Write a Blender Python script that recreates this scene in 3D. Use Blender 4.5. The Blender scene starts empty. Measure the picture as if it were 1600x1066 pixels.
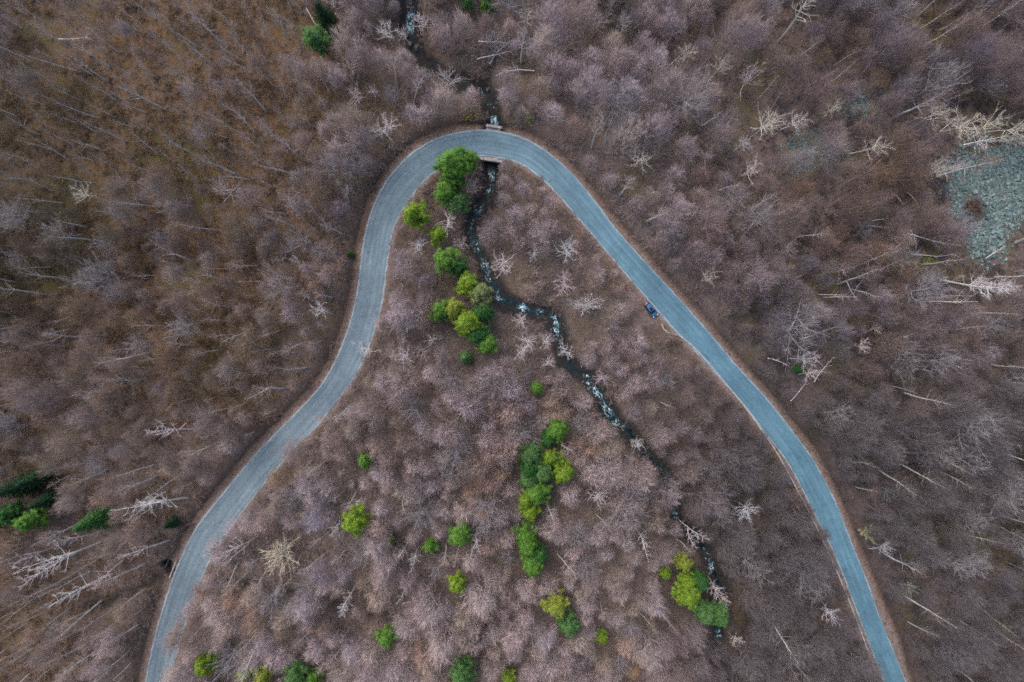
import bpy, bmesh, math, random
import numpy as np
from mathutils import Vector, Matrix, noise as mnoise

random.seed(7); RNG = np.random.default_rng(7)
scene = bpy.context.scene
COL = scene.collection
R = math.radians

# ------------------------------------------------------------------ camera, sky, sun, exposure
S = 0.17                       # metres per photo pixel on the z = 0 plane
H = 1600 * S / 2 / (18 / 24)   # drone height with a 24 mm lens
cam_data = bpy.data.cameras.new('drone_camera')
cam_data.lens = 24; cam_data.sensor_width = 36; cam_data.clip_start = 1; cam_data.clip_end = 4000
cam = bpy.data.objects.new('drone_camera', cam_data)
cam.location = (0, 0, H); cam.rotation_euler = (0, 0, 0)
COL.objects.link(cam); scene.camera = cam

SUN_EL, SUN_AZ = R(58), R(-40)      # high soft light
world = bpy.data.worlds.new('World'); scene.world = world; world.use_nodes = True
wn = world.node_tree.nodes; wl = world.node_tree.links; wn.clear()
sky = wn.new('ShaderNodeTexSky'); sky.sky_type = 'NISHITA'; sky.sun_disc = False
sky.sun_elevation = SUN_EL; sky.sun_rotation = SUN_AZ
sky.air_density = 1.2; sky.dust_density = 4.0; sky.ozone_density = 1.5
bg = wn.new('ShaderNodeBackground'); bg.inputs['Strength'].default_value = 0.14
wo = wn.new('ShaderNodeOutputWorld')
wl.new(sky.outputs[0], bg.inputs[0]); wl.new(bg.outputs[0], wo.inputs[0])
sd = bpy.data.lights.new('sun', 'SUN'); sd.energy = 1.2; sd.angle = R(45); sd.color = (1.0, 0.95, 0.9)
sun = bpy.data.objects.new('sun', sd)
sdir = Vector((math.sin(SUN_AZ) * math.cos(SUN_EL), math.cos(SUN_AZ) * math.cos(SUN_EL), math.sin(SUN_EL)))
sun.rotation_euler = sdir.to_track_quat('Z', 'Y').to_euler(); sun.location = (0, 0, 120)
COL.objects.link(sun)
vs = scene.view_settings
vs.view_transform = 'Standard'; vs.look = 'None'; vs.gamma = 1; vs.use_curve_mapping = False
vs.exposure = 0.84
cy = scene.cycles
cy.use_denoising = False; cy.max_bounces = 2; cy.diffuse_bounces = 1; cy.glossy_bounces = 1; cy.filter_width = 1.6
cy.transparent_max_bounces = 4; cy.use_adaptive_sampling = True; cy.adaptive_threshold = 0.022; cy.adaptive_min_samples = 64

# ------------------------------------------------------------------ helpers
def px2w(px, py, z=0.0):
    k = S * (H - z) / H
    return (np.asarray(px, float) - 800) * k, -(np.asarray(py, float) - 533) * k

def w2px(x, y, z):
    k = S * (H - z) / H
    return x / k + 800, -y / k + 533

def vnoise(x, y, scale, seed=0, octaves=3):
    out = np.zeros_like(x, dtype=float); amp = 1.0; tot = 0.0
    for o in range(octaves):
        r = np.random.default_rng(seed * 31 + o)
        tab = r.random((256, 256))
        u = x / scale * 2 ** o + 1000.3; v = y / scale * 2 ** o + 1000.7
        iu = np.floor(u).astype(int); iv = np.floor(v).astype(int)
        fu = u - iu; fv = v - iv
        fu = fu * fu * (3 - 2 * fu); fv = fv * fv * (3 - 2 * fv)
        a = tab[iu & 255, iv & 255]; b = tab[(iu + 1) & 255, iv & 255]
        c = tab[iu & 255, (iv + 1) & 255]; d = tab[(iu + 1) & 255, (iv + 1) & 255]
        out += amp * ((a * (1 - fu) + b * fu) * (1 - fv) + (c * (1 - fu) + d * fu) * fv)
        tot += amp; amp *= 0.5
    return out / tot

def sstep(a, b, x):
    t = np.clip((x - a) / (b - a), 0, 1); return t * t * (3 - 2 * t)

def catmull(pts, n):
    P = np.asarray(pts, float); P = np.vstack([2 * P[0] - P[1], P, 2 * P[-1] - P[-2]])
    out = []
    for i in range(1, len(P) - 2):
        for k in range(n):
            t = k / n
            out.append(0.5 * (2 * P[i] + (P[i + 1] - P[i - 1]) * t + (2 * P[i - 1] - 5 * P[i] + 4 * P[i + 1] - P[i + 2]) * t * t
                              + (3 * P[i] - P[i - 1] - 3 * P[i + 1] + P[i + 2]) * t ** 3))
    out.append(P[-2]); return np.array(out)

def mesh_from(name, V, F, mats=(), fmat=None, smooth=False):
    """V (n,3), F list of faces or (m,3)/(m,4) array"""
    me = bpy.data.meshes.new(name)
    V = np.asarray(V, np.float32)
    if isinstance(F, np.ndarray):
        k = F.shape[1]; m = len(F)
        me.vertices.add(len(V)); me.vertices.foreach_set('co', V.ravel())
        me.loops.add(m * k); me.loops.foreach_set('vertex_index', F.astype(np.int32).ravel())
        me.polygons.add(m); me.polygons.foreach_set('loop_start', np.arange(0, m * k, k, dtype=np.int32))
        me.polygons.foreach_set('loop_total', np.full(m, k, dtype=np.int32))
    else:
        me.from_pydata([tuple(v) for v in V], [], F)
    for mt in mats: me.materials.append(mt)
    if fmat is not None: me.polygons.foreach_set('material_index', np.asarray(fmat, np.int32))
    if smooth: me.polygons.foreach_set('use_smooth', np.ones(len(me.polygons), bool))
    me.update(); me.validate()
    return me

def obj(name, data, parent=None, loc=(0, 0, 0), rot=(0, 0, 0), scale=(1, 1, 1)):
    o = bpy.data.objects.new(name, data); COL.objects.link(o)
    o.location = loc; o.rotation_euler = rot; o.scale = scale
    if parent is not None: o.parent = parent
    return o

def tag(o, label=None, cat=None, group=None, kind=None):
    if label: o['label'] = label
    if cat: o['category'] = cat
    if group: o['group'] = group
    if kind: o['kind'] = kind
    return o

# ------------------------------------------------------------------ materials
class NT:
    def __init__(self, name):
        self.m = bpy.data.materials.new(name); self.m.use_nodes = True
        self.t = self.m.node_tree; self.t.nodes.clear()
        self.out = self.n('ShaderNodeOutputMaterial'); self.b = self.n('ShaderNodeBsdfPrincipled')
        self.l(self.b.outputs[0], self.out.inputs[0]); self.b.inputs['Roughness'].default_value = 0.85
        self.b.inputs['Specular IOR Level'].default_value = 0.25
    def n(self, t, **kw):
        x = self.t.nodes.new(t)
        for k, v in kw.items(): setattr(x, k, v)
        return x
    def l(self, a, b): self.t.links.new(a, b)
    def set(self, sock, v):
        if hasattr(v, 'is_output') or hasattr(v, 'links'): self.l(v, sock)
        elif isinstance(v, (tuple, list)): sock.default_value = (*v, 1) if len(sock.default_value) == 4 and len(v) == 3 else v
        else: sock.default_value = v
    def mix(self, f, a, b, blend='MIX'):
        x = self.n('ShaderNodeMix', data_type='RGBA', blend_type=blend)
        self.set(x.inputs[0], f); self.set(x.inputs[6], a); self.set(x.inputs[7], b); return x.outputs[2]
    def math(self, op, a, b=0.0, clamp=False):
        x = self.n('ShaderNodeMath', operation=op, use_clamp=clamp); self.set(x.inputs[0], a); self.set(x.inputs[1], b); return x.outputs[0]
    def noise(self, vec, scale, detail=4, rough=0.55, dist=0.0):
        x = self.n('ShaderNodeTexNoise'); x.inputs['Scale'].default_value = scale; x.inputs['Detail'].default_value = detail
        x.inputs['Roughness'].default_value = rough; x.inputs['Distortion'].default_value = dist
        if vec is not None: self.l(vec, x.inputs['Vector'])
        return x.outputs[0]
    def ramp(self, f, stops):
        x = self.n('ShaderNodeValToRGB'); e = x.color_ramp.elements
        while len(e) < len(stops): e.new(0.5)
        for k, (p, c) in enumerate(stops): e[k].position = p; e[k].color = (*c, 1)
        self.set(x.inputs[0], f); return x.outputs[0]
    def mrange(self, v, a, b, c=0.0, d=1.0, smooth=True):
        x = self.n('ShaderNodeMapRange', interpolation_type='SMOOTHSTEP' if smooth else 'LINEAR')
        self.set(x.inputs[0], v); 
        for k, q in zip((1, 2, 3, 4), (a, b, c, d)): x.inputs[k].default_value = q
        return x.outputs[0]
    def attr(self, name): 
        x = self.n('ShaderNodeAttribute', attribute_name=name); return x.outputs['Fac']
    def pos(self): return self.n('ShaderNodeNewGeometry').outputs['Position']
    def objco(self): return self.n('ShaderNodeTexCoord').outputs['Object']
    def oinfo(self): return self.n('ShaderNodeObjectInfo')
    def bump(self, h, strength=0.5, dist=0.1):
        x = self.n('ShaderNodeBump'); x.inputs['Strength'].default_value = strength; x.inputs['Distance'].default_value = dist
        self.l(h, x.inputs['Height']); self.l(x.outputs[0], self.b.inputs['Normal'])
    def col(self, c): self.set(self.b.inputs['Base Color'], c)
    def rough(self, v): self.set(self.b.inputs['Roughness'], v)

def plain(name, c, rough=0.7, metal=0.0, var=0.15, scale=3.0):
    t = NT(name); nz = t.noise(t.objco(), scale, 5)
    t.col(t.mix(nz, tuple(x * (1 - var) for x in c), tuple(min(1, x * (1 + var)) for x in c)))
    t.rough(rough); t.b.inputs['Metallic'].default_value = metal
    return t.m

def mat_ground():
    t = NT('leaf_litter'); p = t.pos()
    n1 = t.noise(p, 1.1, 8, 0.72); n2 = t.noise(p, 0.16, 5, 0.6); n3 = t.noise(p, 4.5, 4, 0.7)
    base = t.ramp(n1, [(0.28, (0.050, 0.039, 0.037)), (0.46, (0.102, 0.079, 0.072)), (0.60, (0.150, 0.118, 0.107)), (0.75, (0.21, 0.17, 0.155))])
    base = t.mix(t.mrange(n2, 0.35, 0.65), base, t.mix(0.55, base, (0.16, 0.10, 0.06), 'MULTIPLY') if False else t.mix(0.4, base, (0.11, 0.088, 0.085)))
    orange = t.ramp(n1, [(0.30, (0.054, 0.031, 0.016)), (0.5, (0.122, 0.070, 0.033)), (0.68, (0.195, 0.118, 0.058))])
    base = t.mix(t.math('MULTIPLY', t.attr('orange'), t.mrange(t.noise(p, 0.5, 5, 0.65), 0.30, 0.62)), base, orange)
    moss = t.ramp(n3, [(0.35, (0.045, 0.037, 0.013)), (0.65, (0.12, 0.10, 0.034))])
    base = t.mix(t.math('MULTIPLY', t.attr('moss'), t.mrange(n1, 0.40, 0.56)), base, moss)
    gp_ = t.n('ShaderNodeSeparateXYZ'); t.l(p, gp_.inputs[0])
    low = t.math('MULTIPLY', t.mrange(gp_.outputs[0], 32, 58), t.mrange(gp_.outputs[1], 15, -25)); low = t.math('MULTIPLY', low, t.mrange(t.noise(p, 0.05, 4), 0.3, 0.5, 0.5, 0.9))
    base = t.mix(low, base, t.mix(1.0, base, (0.62, 0.64, 0.70), 'MULTIPLY'))      # ground colour multiplied darker and slightly bluer in the hollow
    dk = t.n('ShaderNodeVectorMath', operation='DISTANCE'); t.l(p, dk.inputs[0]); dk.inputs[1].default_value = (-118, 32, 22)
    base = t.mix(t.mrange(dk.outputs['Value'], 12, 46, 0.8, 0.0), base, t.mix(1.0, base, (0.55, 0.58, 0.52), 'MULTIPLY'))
    earth = t.ramp(t.noise(p, 1.3, 8, 0.72), [(0.3, (0.055, 0.038, 0.031)), (0.52, (0.120, 0.077, 0.059)), (0.72, (0.21, 0.155, 0.132))])
    base = t.mix(t.attr('earth'), base, earth)
    gravel = t.ramp(t.noise(p, 3.0, 6, 0.75), [(0.3, (0.14, 0.125, 0.12)), (0.7, (0.34, 0.32, 0.32))])
    base = t.mix(t.math('MULTIPLY', t.attr('gravel'), t.mrange(t.noise(p, 0.9, 5), 0.3, 0.55)), base, gravel)
    base = t.mix(t.attr('wet'), base, t.ramp(n1, [(0.3, (0.008, 0.008, 0.009)), (0.7, (0.034, 0.032, 0.031))]))
    t.col(base); t.bump(n1, 0.9, 0.35); t.rough(0.95)
    return t.m

def mat_road():
    t = NT('worn_asphalt'); p = t.pos()
    uv = t.n('ShaderNodeUVMap').outputs[0]
    sx = t.n('ShaderNodeSeparateXYZ'); t.l(uv, sx.inputs[0]); u, v = sx.outputs[0], sx.outputs[1]
    cmb = t.n('ShaderNodeCombineXYZ'); t.l(t.math('MULTIPLY', u, 5.0), cmb.inputs[0]); t.l(t.math('MULTIPLY', v, 0.035), cmb.inputs[1])
    streak = t.noise(cmb.outputs[0], 1.6, 5, 0.6)
    grain = t.noise(p, 3.2, 5, 0.8); patch = t.noise(p, 0.09, 4, 0.55)
    px = t.n('ShaderNodeSeparateXYZ'); t.l(p, px.inputs[0])
    crack = t.n('ShaderNodeTexVoronoi', feature='DISTANCE_TO_EDGE'); crack.inputs['Scale'].default_value = 0.22; t.l(p, crack.inputs['Vector'])
    side = t.mrange(px.outputs[0], -55, 55)
    c = t.mix(side, (0.130, 0.176, 0.204), (0.082, 0.172, 0.228))
    c = t.mix(t.mrange(streak, 0.32, 0.70), t.mix(0.5, c, (0.72, 0.74, 0.77), 'MULTIPLY'), t.mix(0.5, c, (1.35, 1.32, 1.28), 'MULTIPLY'))
    c = t.mix(t.mrange(patch, 0.35, 0.65), c, t.mix(0.8, c, (0.72, 0.74, 0.77), 'MULTIPLY'))
    c = t.mix(t.mrange(grain, 0.34, 0.66, smooth=False), t.mix(0.8, c, (0.70, 0.72, 0.74), 'MULTIPLY'), t.mix(0.8, c, (1.32, 1.30, 1.28), 'MULTIPLY'))
    c = t.mix(t.math('MULTIPLY', t.mrange(crack.outputs[0], 0.04, 0.0, 0, 0.22), t.mrange(t.noise(p, 0.3, 3), 0.45, 0.6)), c, (0.05, 0.06, 0.065))
    c = t.mix(t.mrange(t.noise(p, 0.35, 5, 0.6), 0.58, 0.66, 0, 0.4), c, t.mix(1.0, c, (0.66, 0.68, 0.70), 'MULTIPLY'))
    for uc in (0.16, 0.36, 0.64, 0.84):      # tyre-polished tracks
        tr_ = t.mrange(t.math('ABSOLUTE', t.math('SUBTRACT', u, uc)), 0.07, 0.0)
        c = t.mix(t.math('MULTIPLY', tr_, t.mrange(t.noise(p, 0.12, 4), 0.35, 0.65, 0.05, 0.55)), c, t.mix(1.0, c, (1.38, 1.34, 1.30), 'MULTIPLY'))
    blot = t.noise(p, 0.75, 5, 0.7)
    c = t.mix(t.mrange(blot, 0.55, 0.70, 0, 0.5), c, t.mix(1.0, c, (1.35, 1.33, 1.30), 'MULTIPLY')); c = t.mix(t.mrange(blot, 0.45, 0.32, 0, 0.55), c, t.mix(1.0, c, (0.68, 0.70, 0.72), 'MULTIPLY'))
    # dusty pale edge bands, broken up
    e = t.math('MINIMUM', u, t.math('SUBTRACT', 1.0, u))
    wob = t.math('ADD', e, t.math('MULTIPLY', t.math('SUBTRACT', t.noise(p, 0.6, 5), 0.5), 0.09))
    edge = t.math('SUBTRACT', 1.0, t.mrange(wob, 0.015, 0.085))
    line = t.math('MULTIPLY', t.mrange(wob, 0.0, 0.03), edge)
    c = t.mix(t.math('MULTIPLY', edge, 0.35), c, (0.27, 0.29, 0.31))
    c = t.mix(t.math('MULTIPLY', line, t.mrange(t.noise(p, 0.25, 3), 0.35, 0.6, 0.15, 0.65)), c, (0.44, 0.46, 0.48))
    # fallen leaves blown to the kerbless edge
    leaf = t.math('MULTIPLY', t.math('SUBTRACT', 1.0, t.mrange(e, 0.0, 0.07)), t.mrange(t.noise(p, 1.6, 6, 0.75), 0.52, 0.62))
    c = t.mix(leaf, c, (0.12, 0.08, 0.06))
    t.col(c); t.rough(0.8); t.bump(grain, 0.3, 0.02)
    return t.m

def mat_twig(name, orangey=0.0, gain=1.0):
    """bare twigs: colour drifts over the wood and from tree to tree"""
    t = NT(name); oi = t.oinfo(); loc = oi.outputs['Location']; rnd = oi.outputs['Random']
    n = t.noise(loc, 0.022, 3, 0.6); n2 = t.noise(loc, 0.09, 2)
    sp = t.n('ShaderNodeSeparateXYZ'); t.l(loc, sp.inputs[0])
    g = lambda c: tuple(min(1, x * gain) for x in c)
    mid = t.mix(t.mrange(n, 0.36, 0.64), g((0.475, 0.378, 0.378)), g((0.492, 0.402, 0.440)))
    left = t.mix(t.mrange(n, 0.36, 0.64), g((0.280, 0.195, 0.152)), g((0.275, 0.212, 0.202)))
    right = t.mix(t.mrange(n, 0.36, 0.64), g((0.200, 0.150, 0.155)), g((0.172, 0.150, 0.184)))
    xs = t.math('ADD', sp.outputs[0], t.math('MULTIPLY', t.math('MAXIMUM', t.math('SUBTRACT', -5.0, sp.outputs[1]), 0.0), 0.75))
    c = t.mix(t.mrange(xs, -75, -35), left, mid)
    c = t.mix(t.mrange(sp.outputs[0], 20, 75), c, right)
    n3 = t.noise(loc, 0.055, 3, 0.6)
    c = t.mix(t.mrange(n3, 0.54, 0.68, 0, 0.9), c, t.mix(1.0, c, (0.74, 0.80, 0.92), 'MULTIPLY'))
    c = t.mix(t.mrange(n3, 0.46, 0.33, 0, 0.9), c, t.mix(1.0, c, (0.98, 0.80, 0.62), 'MULTIPLY'))
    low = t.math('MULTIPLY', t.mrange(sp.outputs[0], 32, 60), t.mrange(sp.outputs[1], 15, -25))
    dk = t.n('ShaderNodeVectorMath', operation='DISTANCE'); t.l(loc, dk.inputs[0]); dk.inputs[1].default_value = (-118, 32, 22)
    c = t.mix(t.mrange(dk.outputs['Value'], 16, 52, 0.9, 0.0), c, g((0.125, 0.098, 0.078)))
    c = t.mix(t.mrange(n2, 0.48, 0.70, 0, 0.65), c, g((0.23, 0.150, 0.088)))
    c = t.mix(t.mrange(rnd, 0.75, 1.0, 0, 0.4), c, g((0.38, 0.35, 0.375)))
    c = t.mix(t.mrange(rnd, 0.0, 0.35, 0.5, 0), c, t.mix(1.0, c, (0.58, 0.52, 0.50), 'MULTIPLY'))
    c = t.mix(t.math('MULTIPLY', t.mrange(rnd, 0.36, 0.42), t.mrange(rnd, 0.56, 0.50, 0, 0.55)), c, t.mix(1.0, c, (0.82, 0.86, 0.62), 'MULTIPLY'))
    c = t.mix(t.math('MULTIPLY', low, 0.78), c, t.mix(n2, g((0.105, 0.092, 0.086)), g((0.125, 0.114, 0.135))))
    if orangey: c = t.mix(orangey, c, g((0.19, 0.115, 0.055)))
    t.col(c); return t.m

def mat_brush():
    t = NT('brushwood'); oi = t.oinfo(); loc = oi.outputs['Location']; rnd = oi.outputs['Random']
    n = t.noise(loc, 0.035, 4, 0.65); sp = t.n('ShaderNodeSeparateXYZ'); t.l(loc, sp.inputs[0])
    a = t.mix(rnd, (0.17, 0.132, 0.120), (0.265, 0.215, 0.205))
    l = t.mix(rnd, (0.122, 0.076, 0.044), (0.212, 0.142, 0.092))
    r = t.mix(rnd, (0.072, 0.058, 0.060), (0.135, 0.113, 0.124))
    xs = t.math('ADD', sp.outputs[0], t.math('MULTIPLY', t.math('MAXIMUM', t.math('SUBTRACT', -5.0, sp.outputs[1]), 0.0), 0.75))
    c = t.mix(t.mrange(xs, -70, -30), l, a); c = t.mix(t.mrange(sp.outputs[0], 25, 80), c, r)
    low = t.math('MULTIPLY', t.mrange(sp.outputs[0], 32, 60), t.mrange(sp.outputs[1], 15, -25))
    c = t.mix(t.math('MULTIPLY', low, 0.75), c, (0.082, 0.072, 0.075))
    dk = t.n('ShaderNodeVectorMath', operation='DISTANCE'); t.l(loc, dk.inputs[0]); dk.inputs[1].default_value = (-118, 32, 22)
    c = t.mix(t.mrange(dk.outputs['Value'], 16, 52, 0.75, 0.0), c, (0.085, 0.066, 0.045))
    c = t.mix(t.mrange(n, 0.55, 0.72, 0, 0.6), c, (0.135, 0.108, 0.045))
    t.col(c); return t.m

def mat_bark(name, a, b, scale=2.0):
    t = NT(name); n = t.noise(t.objco(), scale, 5, 0.7); t.col(t.mix(t.mrange(n, 0.35, 0.65), a, b)); return t.m

def mat_birch(name, c, dark):
    t = NT(name); p = t.objco()
    mp = t.n('ShaderNodeMapping'); mp.inputs['Scale'].default_value = (2.0, 2.0, 5.0); t.l(p, mp.inputs[0])
    n = t.noise(mp.outputs[0], 1.5, 4, 0.7)
    oc = t.oinfo().outputs['Color']
    t.col(t.mix(t.mrange(n, 0.56, 0.66), t.mix(1.0, oc, c, 'MULTIPLY'), dark)); t.rough(0.6); return t.m

def mat_needles():
    t = NT('needles'); p = t.objco(); oc = t.oinfo().outputs['Color']
    n = t.noise(p, 1.3, 3, 0.6); n2 = t.noise(p, 0.45, 2)
    c = t.mix(t.mrange(n, 0.35, 0.65), t.mix(1.0, oc, (0.70, 0.78, 0.8), 'MULTIPLY'), t.mix(1.0, oc, (1.35, 1.18, 1.1), 'MULTIPLY'))
    c = t.mix(t.mrange(n2, 0.5, 0.7, 0, 0.5), c, t.mix(1.0, oc, (1.4, 1.2, 0.9), 'MULTIPLY'))
    ri = t.n('ShaderNodeNewGeometry').outputs['Random Per Island']
    c = t.mix(ri, t.mix(1.0, c, (0.50, 0.60, 0.62), 'MULTIPLY'), t.mix(1.0, c, (1.65, 1.45, 1.2), 'MULTIPLY'))
    t.col(c); t.rough(0.6); t.b.inputs['Specular IOR Level'].default_value = 0.3
    tr = t.n('ShaderNodeBsdfTranslucent'); t.l(c, tr.inputs[0]); mx = t.n('ShaderNodeMixShader'); mx.inputs[0].default_value = 0.25
    t.l(t.b.outputs[0], mx.inputs[1]); t.l(tr.outputs[0], mx.inputs[2]); t.l(mx.outputs[0], t.out.inputs[0])
    return t.m

def mat_water():
    t = NT('mountain_water'); p = t.pos()
    cv = t.n('ShaderNodeCombineXYZ'); t.l(t.math('MULTIPLY', t.attr('across'), 1.5), cv.inputs[0]); t.l(t.math('MULTIPLY', t.attr('along'), 0.55), cv.inputs[1])
    n = t.noise(cv.outputs[0], 1.5, 5, 0.62, 1.2); n2 = t.noise(p, 0.55, 3, 0.5)
    w = t.math('MULTIPLY', t.attr('foam'), t.mrange(n, 0.47, 0.60))
    w = t.math('MAXIMUM', w, t.math('MULTIPLY', t.mrange(n, 0.66, 0.76), 0.2))
    c = t.mix(t.mrange(n2, 0.4, 0.6), (0.003, 0.009, 0.012), (0.006, 0.024, 0.030))
    c = t.mix(w, c, (0.50, 0.77, 0.87))
    t.col(c); t.set(t.b.inputs['Roughness'], t.mix(w, (0.12,) * 3, (0.7,) * 3)); t.b.inputs['Specular IOR Level'].default_value = 0.12
    t.bump(n, 0.6, 0.15); return t.m

def mat_stone(name, a, b, vary=False):
    t = NT(name); rnd = t.oinfo().outputs['Random']; n = t.noise(t.pos(), 1.6, 6, 0.7)
    c = t.mix(t.mrange(n, 0.3, 0.7), a, b)
    if vary: c = t.mix(rnd, t.mix(1.0, c, (0.62, 0.66, 0.68), 'MULTIPLY'), t.mix(1.0, c, (1.45, 1.38, 1.34), 'MULTIPLY'))
    t.col(c); t.bump(n, 0.5, 0.08); return t.m

M = dict(
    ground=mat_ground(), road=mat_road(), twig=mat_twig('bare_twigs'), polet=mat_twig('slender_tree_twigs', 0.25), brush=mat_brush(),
    bark=mat_bark('brown_bark', (0.14, 0.115, 0.105), (0.30, 0.255, 0.245)), pole=mat_bark('grey_bark', (0.33, 0.315, 0.305), (0.57, 0.55, 0.53), 1.2),
    birch=mat_birch('white_bark', (0.64, 0.61, 0.59), (0.19, 0.16, 0.15)), btwig=mat_birch('pale_twigs', (0.52, 0.47, 0.47), (0.36, 0.31, 0.31)), gtwig=mat_bark('grey_twigs', (0.21, 0.19, 0.205), (0.31, 0.28, 0.295), 0.3), gbark=mat_bark('grey_limb_bark', (0.24, 0.22, 0.235), (0.38, 0.355, 0.375), 0.8),
    needle=mat_needles(), pbark=mat_bark('conifer_bark', (0.07, 0.045, 0.035), (0.17, 0.10, 0.07)), water=mat_water(),
    scree=mat_stone('scree_stone', (0.064, 0.098, 0.098), (0.160, 0.222, 0.220), True), rock=mat_stone('stream_rock', (0.035, 0.035, 0.036), (0.15, 0.14, 0.135)),
    conc=mat_stone('weathered_concrete', (0.15, 0.14, 0.14), (0.37, 0.35, 0.35)), wall=mat_stone('wall_stone', (0.17, 0.15, 0.145), (0.42, 0.39, 0.385)),
)

# ------------------------------------------------------------------ road, stream and terrain
OUT = [(205, 1300), (214, 1150), (226, 1066), (240, 997), (253, 951), (266, 911), (283, 868), (306, 824), (333, 788), (366, 748), (398, 709), (430, 676), (467, 639),
       (500, 602), (523, 562), (543, 512), (557, 456), (563, 406), (571.5, 356), (587, 310), (614, 267), (654, 230), (700, 210), (754, 202), (800, 209),
       (833, 222), (867, 245), (900, 277), (933, 317), (962, 356), (1000, 399), (1046, 449), (1100, 509), (1150, 569), (1200, 624), (1233, 666),
       (1267, 711), (1290, 751), (1311, 794), (1333, 851), (1353, 901), (1377, 968), (1400, 1024), (1417, 1066), (1450, 1150), (1510, 1300)]
INN = [(247, 1300), (257, 1150), (268, 1066), (283, 1003), (297, 958), (309, 921), (325, 884), (346, 846), (372, 811), (402, 772), (432, 735), (463, 699), (499, 663),
       (532, 622), (560, 580), (582, 530), (598, 473), (606, 415), (615, 363), (628, 333), (652, 297), (682, 268), (714, 251), (750, 245), (784, 249),
       (814, 257), (842, 277), (873, 307), (902, 341), (926, 369), (960, 409), (1011, 468), (1063, 526), (1115, 582), (1165, 638), (1197, 680),
       (1225, 716), (1248, 756), (1270, 800), (1296, 851), (1314, 893), (1336, 950), (1357, 1005), (1380, 1066), (1410, 1150), (1470, 1300)]
NR = len(OUT)
iB = 23                                     # the bridge sits at this control point
zc = np.array([4.0 * (1 - i / iB) if i <= iB else -6.0 * (i - iB) / (NR - 1 - iB) for i in range(NR)])
oc = catmull(OUT, 6); ic = catmull(INN, 6); zr = catmull(np.column_stack([zc, zc]), 6)[:, 0]
ox, oy = px2w(oc[:, 0], oc[:, 1], zr); ix, iy = px2w(ic[:, 0], ic[:, 1], zr)
RC = np.column_stack([(ox + ix) / 2, (oy + iy) / 2]); RW = np.hypot(ox - ix, oy - iy)

STREAM = [(632, -120), (637, -50), (640, 0), (643, 22), (640, 45), (650, 70), (661, 95), (675, 106), (702, 120), (735, 138), (755, 145), (767, 160), (772, 178), (773, 198), (770, 222), (768, 250),
          (768, 265), (766, 290), (761, 312), (746, 330), (738, 350), (738, 366), (746, 390), (758, 416), (767, 438), (779, 462), (800, 473), (817, 481), (843, 488),
          (866, 493), (872, 504), (868, 516), (875, 530), (879, 547), (892, 572), (911, 586), (923, 604), (939, 622), (950, 642), (964, 662), (980, 671), (994, 690),
          (1012, 711), (1038, 738), (1050, 763), (1052, 785), (1058, 806), (1075, 830), (1098, 853), (1110, 880), (1120, 905), (1127, 932), (1124, 965), (1121, 1000),
          (1120, 1045), (1117, 1100), (1110, 1300)]
NS = len(STREAM); jB = 14
zs_c = np.array([-3.4 + 12.0 * (jB - j) / jB if j <= jB else -3.4 - 11.0 * (j - jB) / (NS - 1 - jB) for j in range(NS)])
sc_ = catmull(STREAM, 4); zs = catmull(np.column_stack([zs_c, zs_c]), 4)[:, 0]
SX, SY = px2w(sc_[:, 0], sc_[:, 1], zs); SC = np.column_stack([SX, SY])

def polydist(x, y, P, A):
    """nearest distance to polyline P and the value A interpolated there"""
    best = np.full(x.shape, 1e18); val = np.zeros(x.shape) if A.ndim == 1 else np.zeros(x.shape + (A.shape[1],))
    for i in range(len(P) - 1):
        ax, ay = P[i]; dx, dy = P[i + 1] - P[i]; L2 = dx * dx + dy * dy + 1e-12
        t = np.clip(((x - ax) * dx + (y - ay) * dy) / L2, 0, 1)
        d = (x - ax - t * dx) ** 2 + (y - ay - t * dy) ** 2
        m = d < best
        if m.any():
            best[m] = d[m]; tm = t[m]
            val[m] = (A[i] + (A[i + 1] - A[i]) * (tm if A.ndim == 1 else tm[:, None]))
    return np.sqrt(best), val

POLY = np.vstack([RC, [[RC[-1, 0] + 300, -900]], [[RC[0, 0] - 100, -900]]])
def inside(x, y):
    r = np.zeros(x.shape, bool); n = len(POLY)
    for i in range(n):
        x1, y1 = POLY[i]; x2, y2 = POLY[(i + 1) % n]
        c = ((y1 > y) != (y2 > y)) & (x < (x2 - x1) * (y - y1) / (y2 - y1 + 1e-12) + x1); r ^= c
    return r

BR = np.array(px2w(770, 224, 0.0)).ravel()       # bridge centre
PK = np.array(px2w(1012, 492, -1.7)).ravel()     # lay-by with the car
CV = np.array(px2w(265, 887, 2.9)).ravel()       # culvert inlet by the left leg
GUL = [np.array(g) for g in (
    [(395, 905), (440, 915), (480, 930), (530, 942), (600, 962), (660, 985), (720, 1000), (775, 985)],
    [(855, 560), (862, 600), (890, 640), (925, 652), (958, 658)],
    [(175, 925), (215, 915), (250, 902), (266, 890)],
    [(800, 930), (830, 905), (845, 880)],
    [(770, 75), (768, 110), (762, 140)])]
GW = [np.column_stack(px2w(g[:, 0], g[:, 1], -3.0)) for g in GUL]
TR = [np.column_stack(px2w(np.array(g)[:, 0], np.array(g)[:, 1], -7.0)) for g in ([(1148, 925), (1165, 945), (1178, 975), (1172, 1020), (1160, 1070)], [(1180, 925), (1195, 955), (1205, 985)])]

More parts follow.
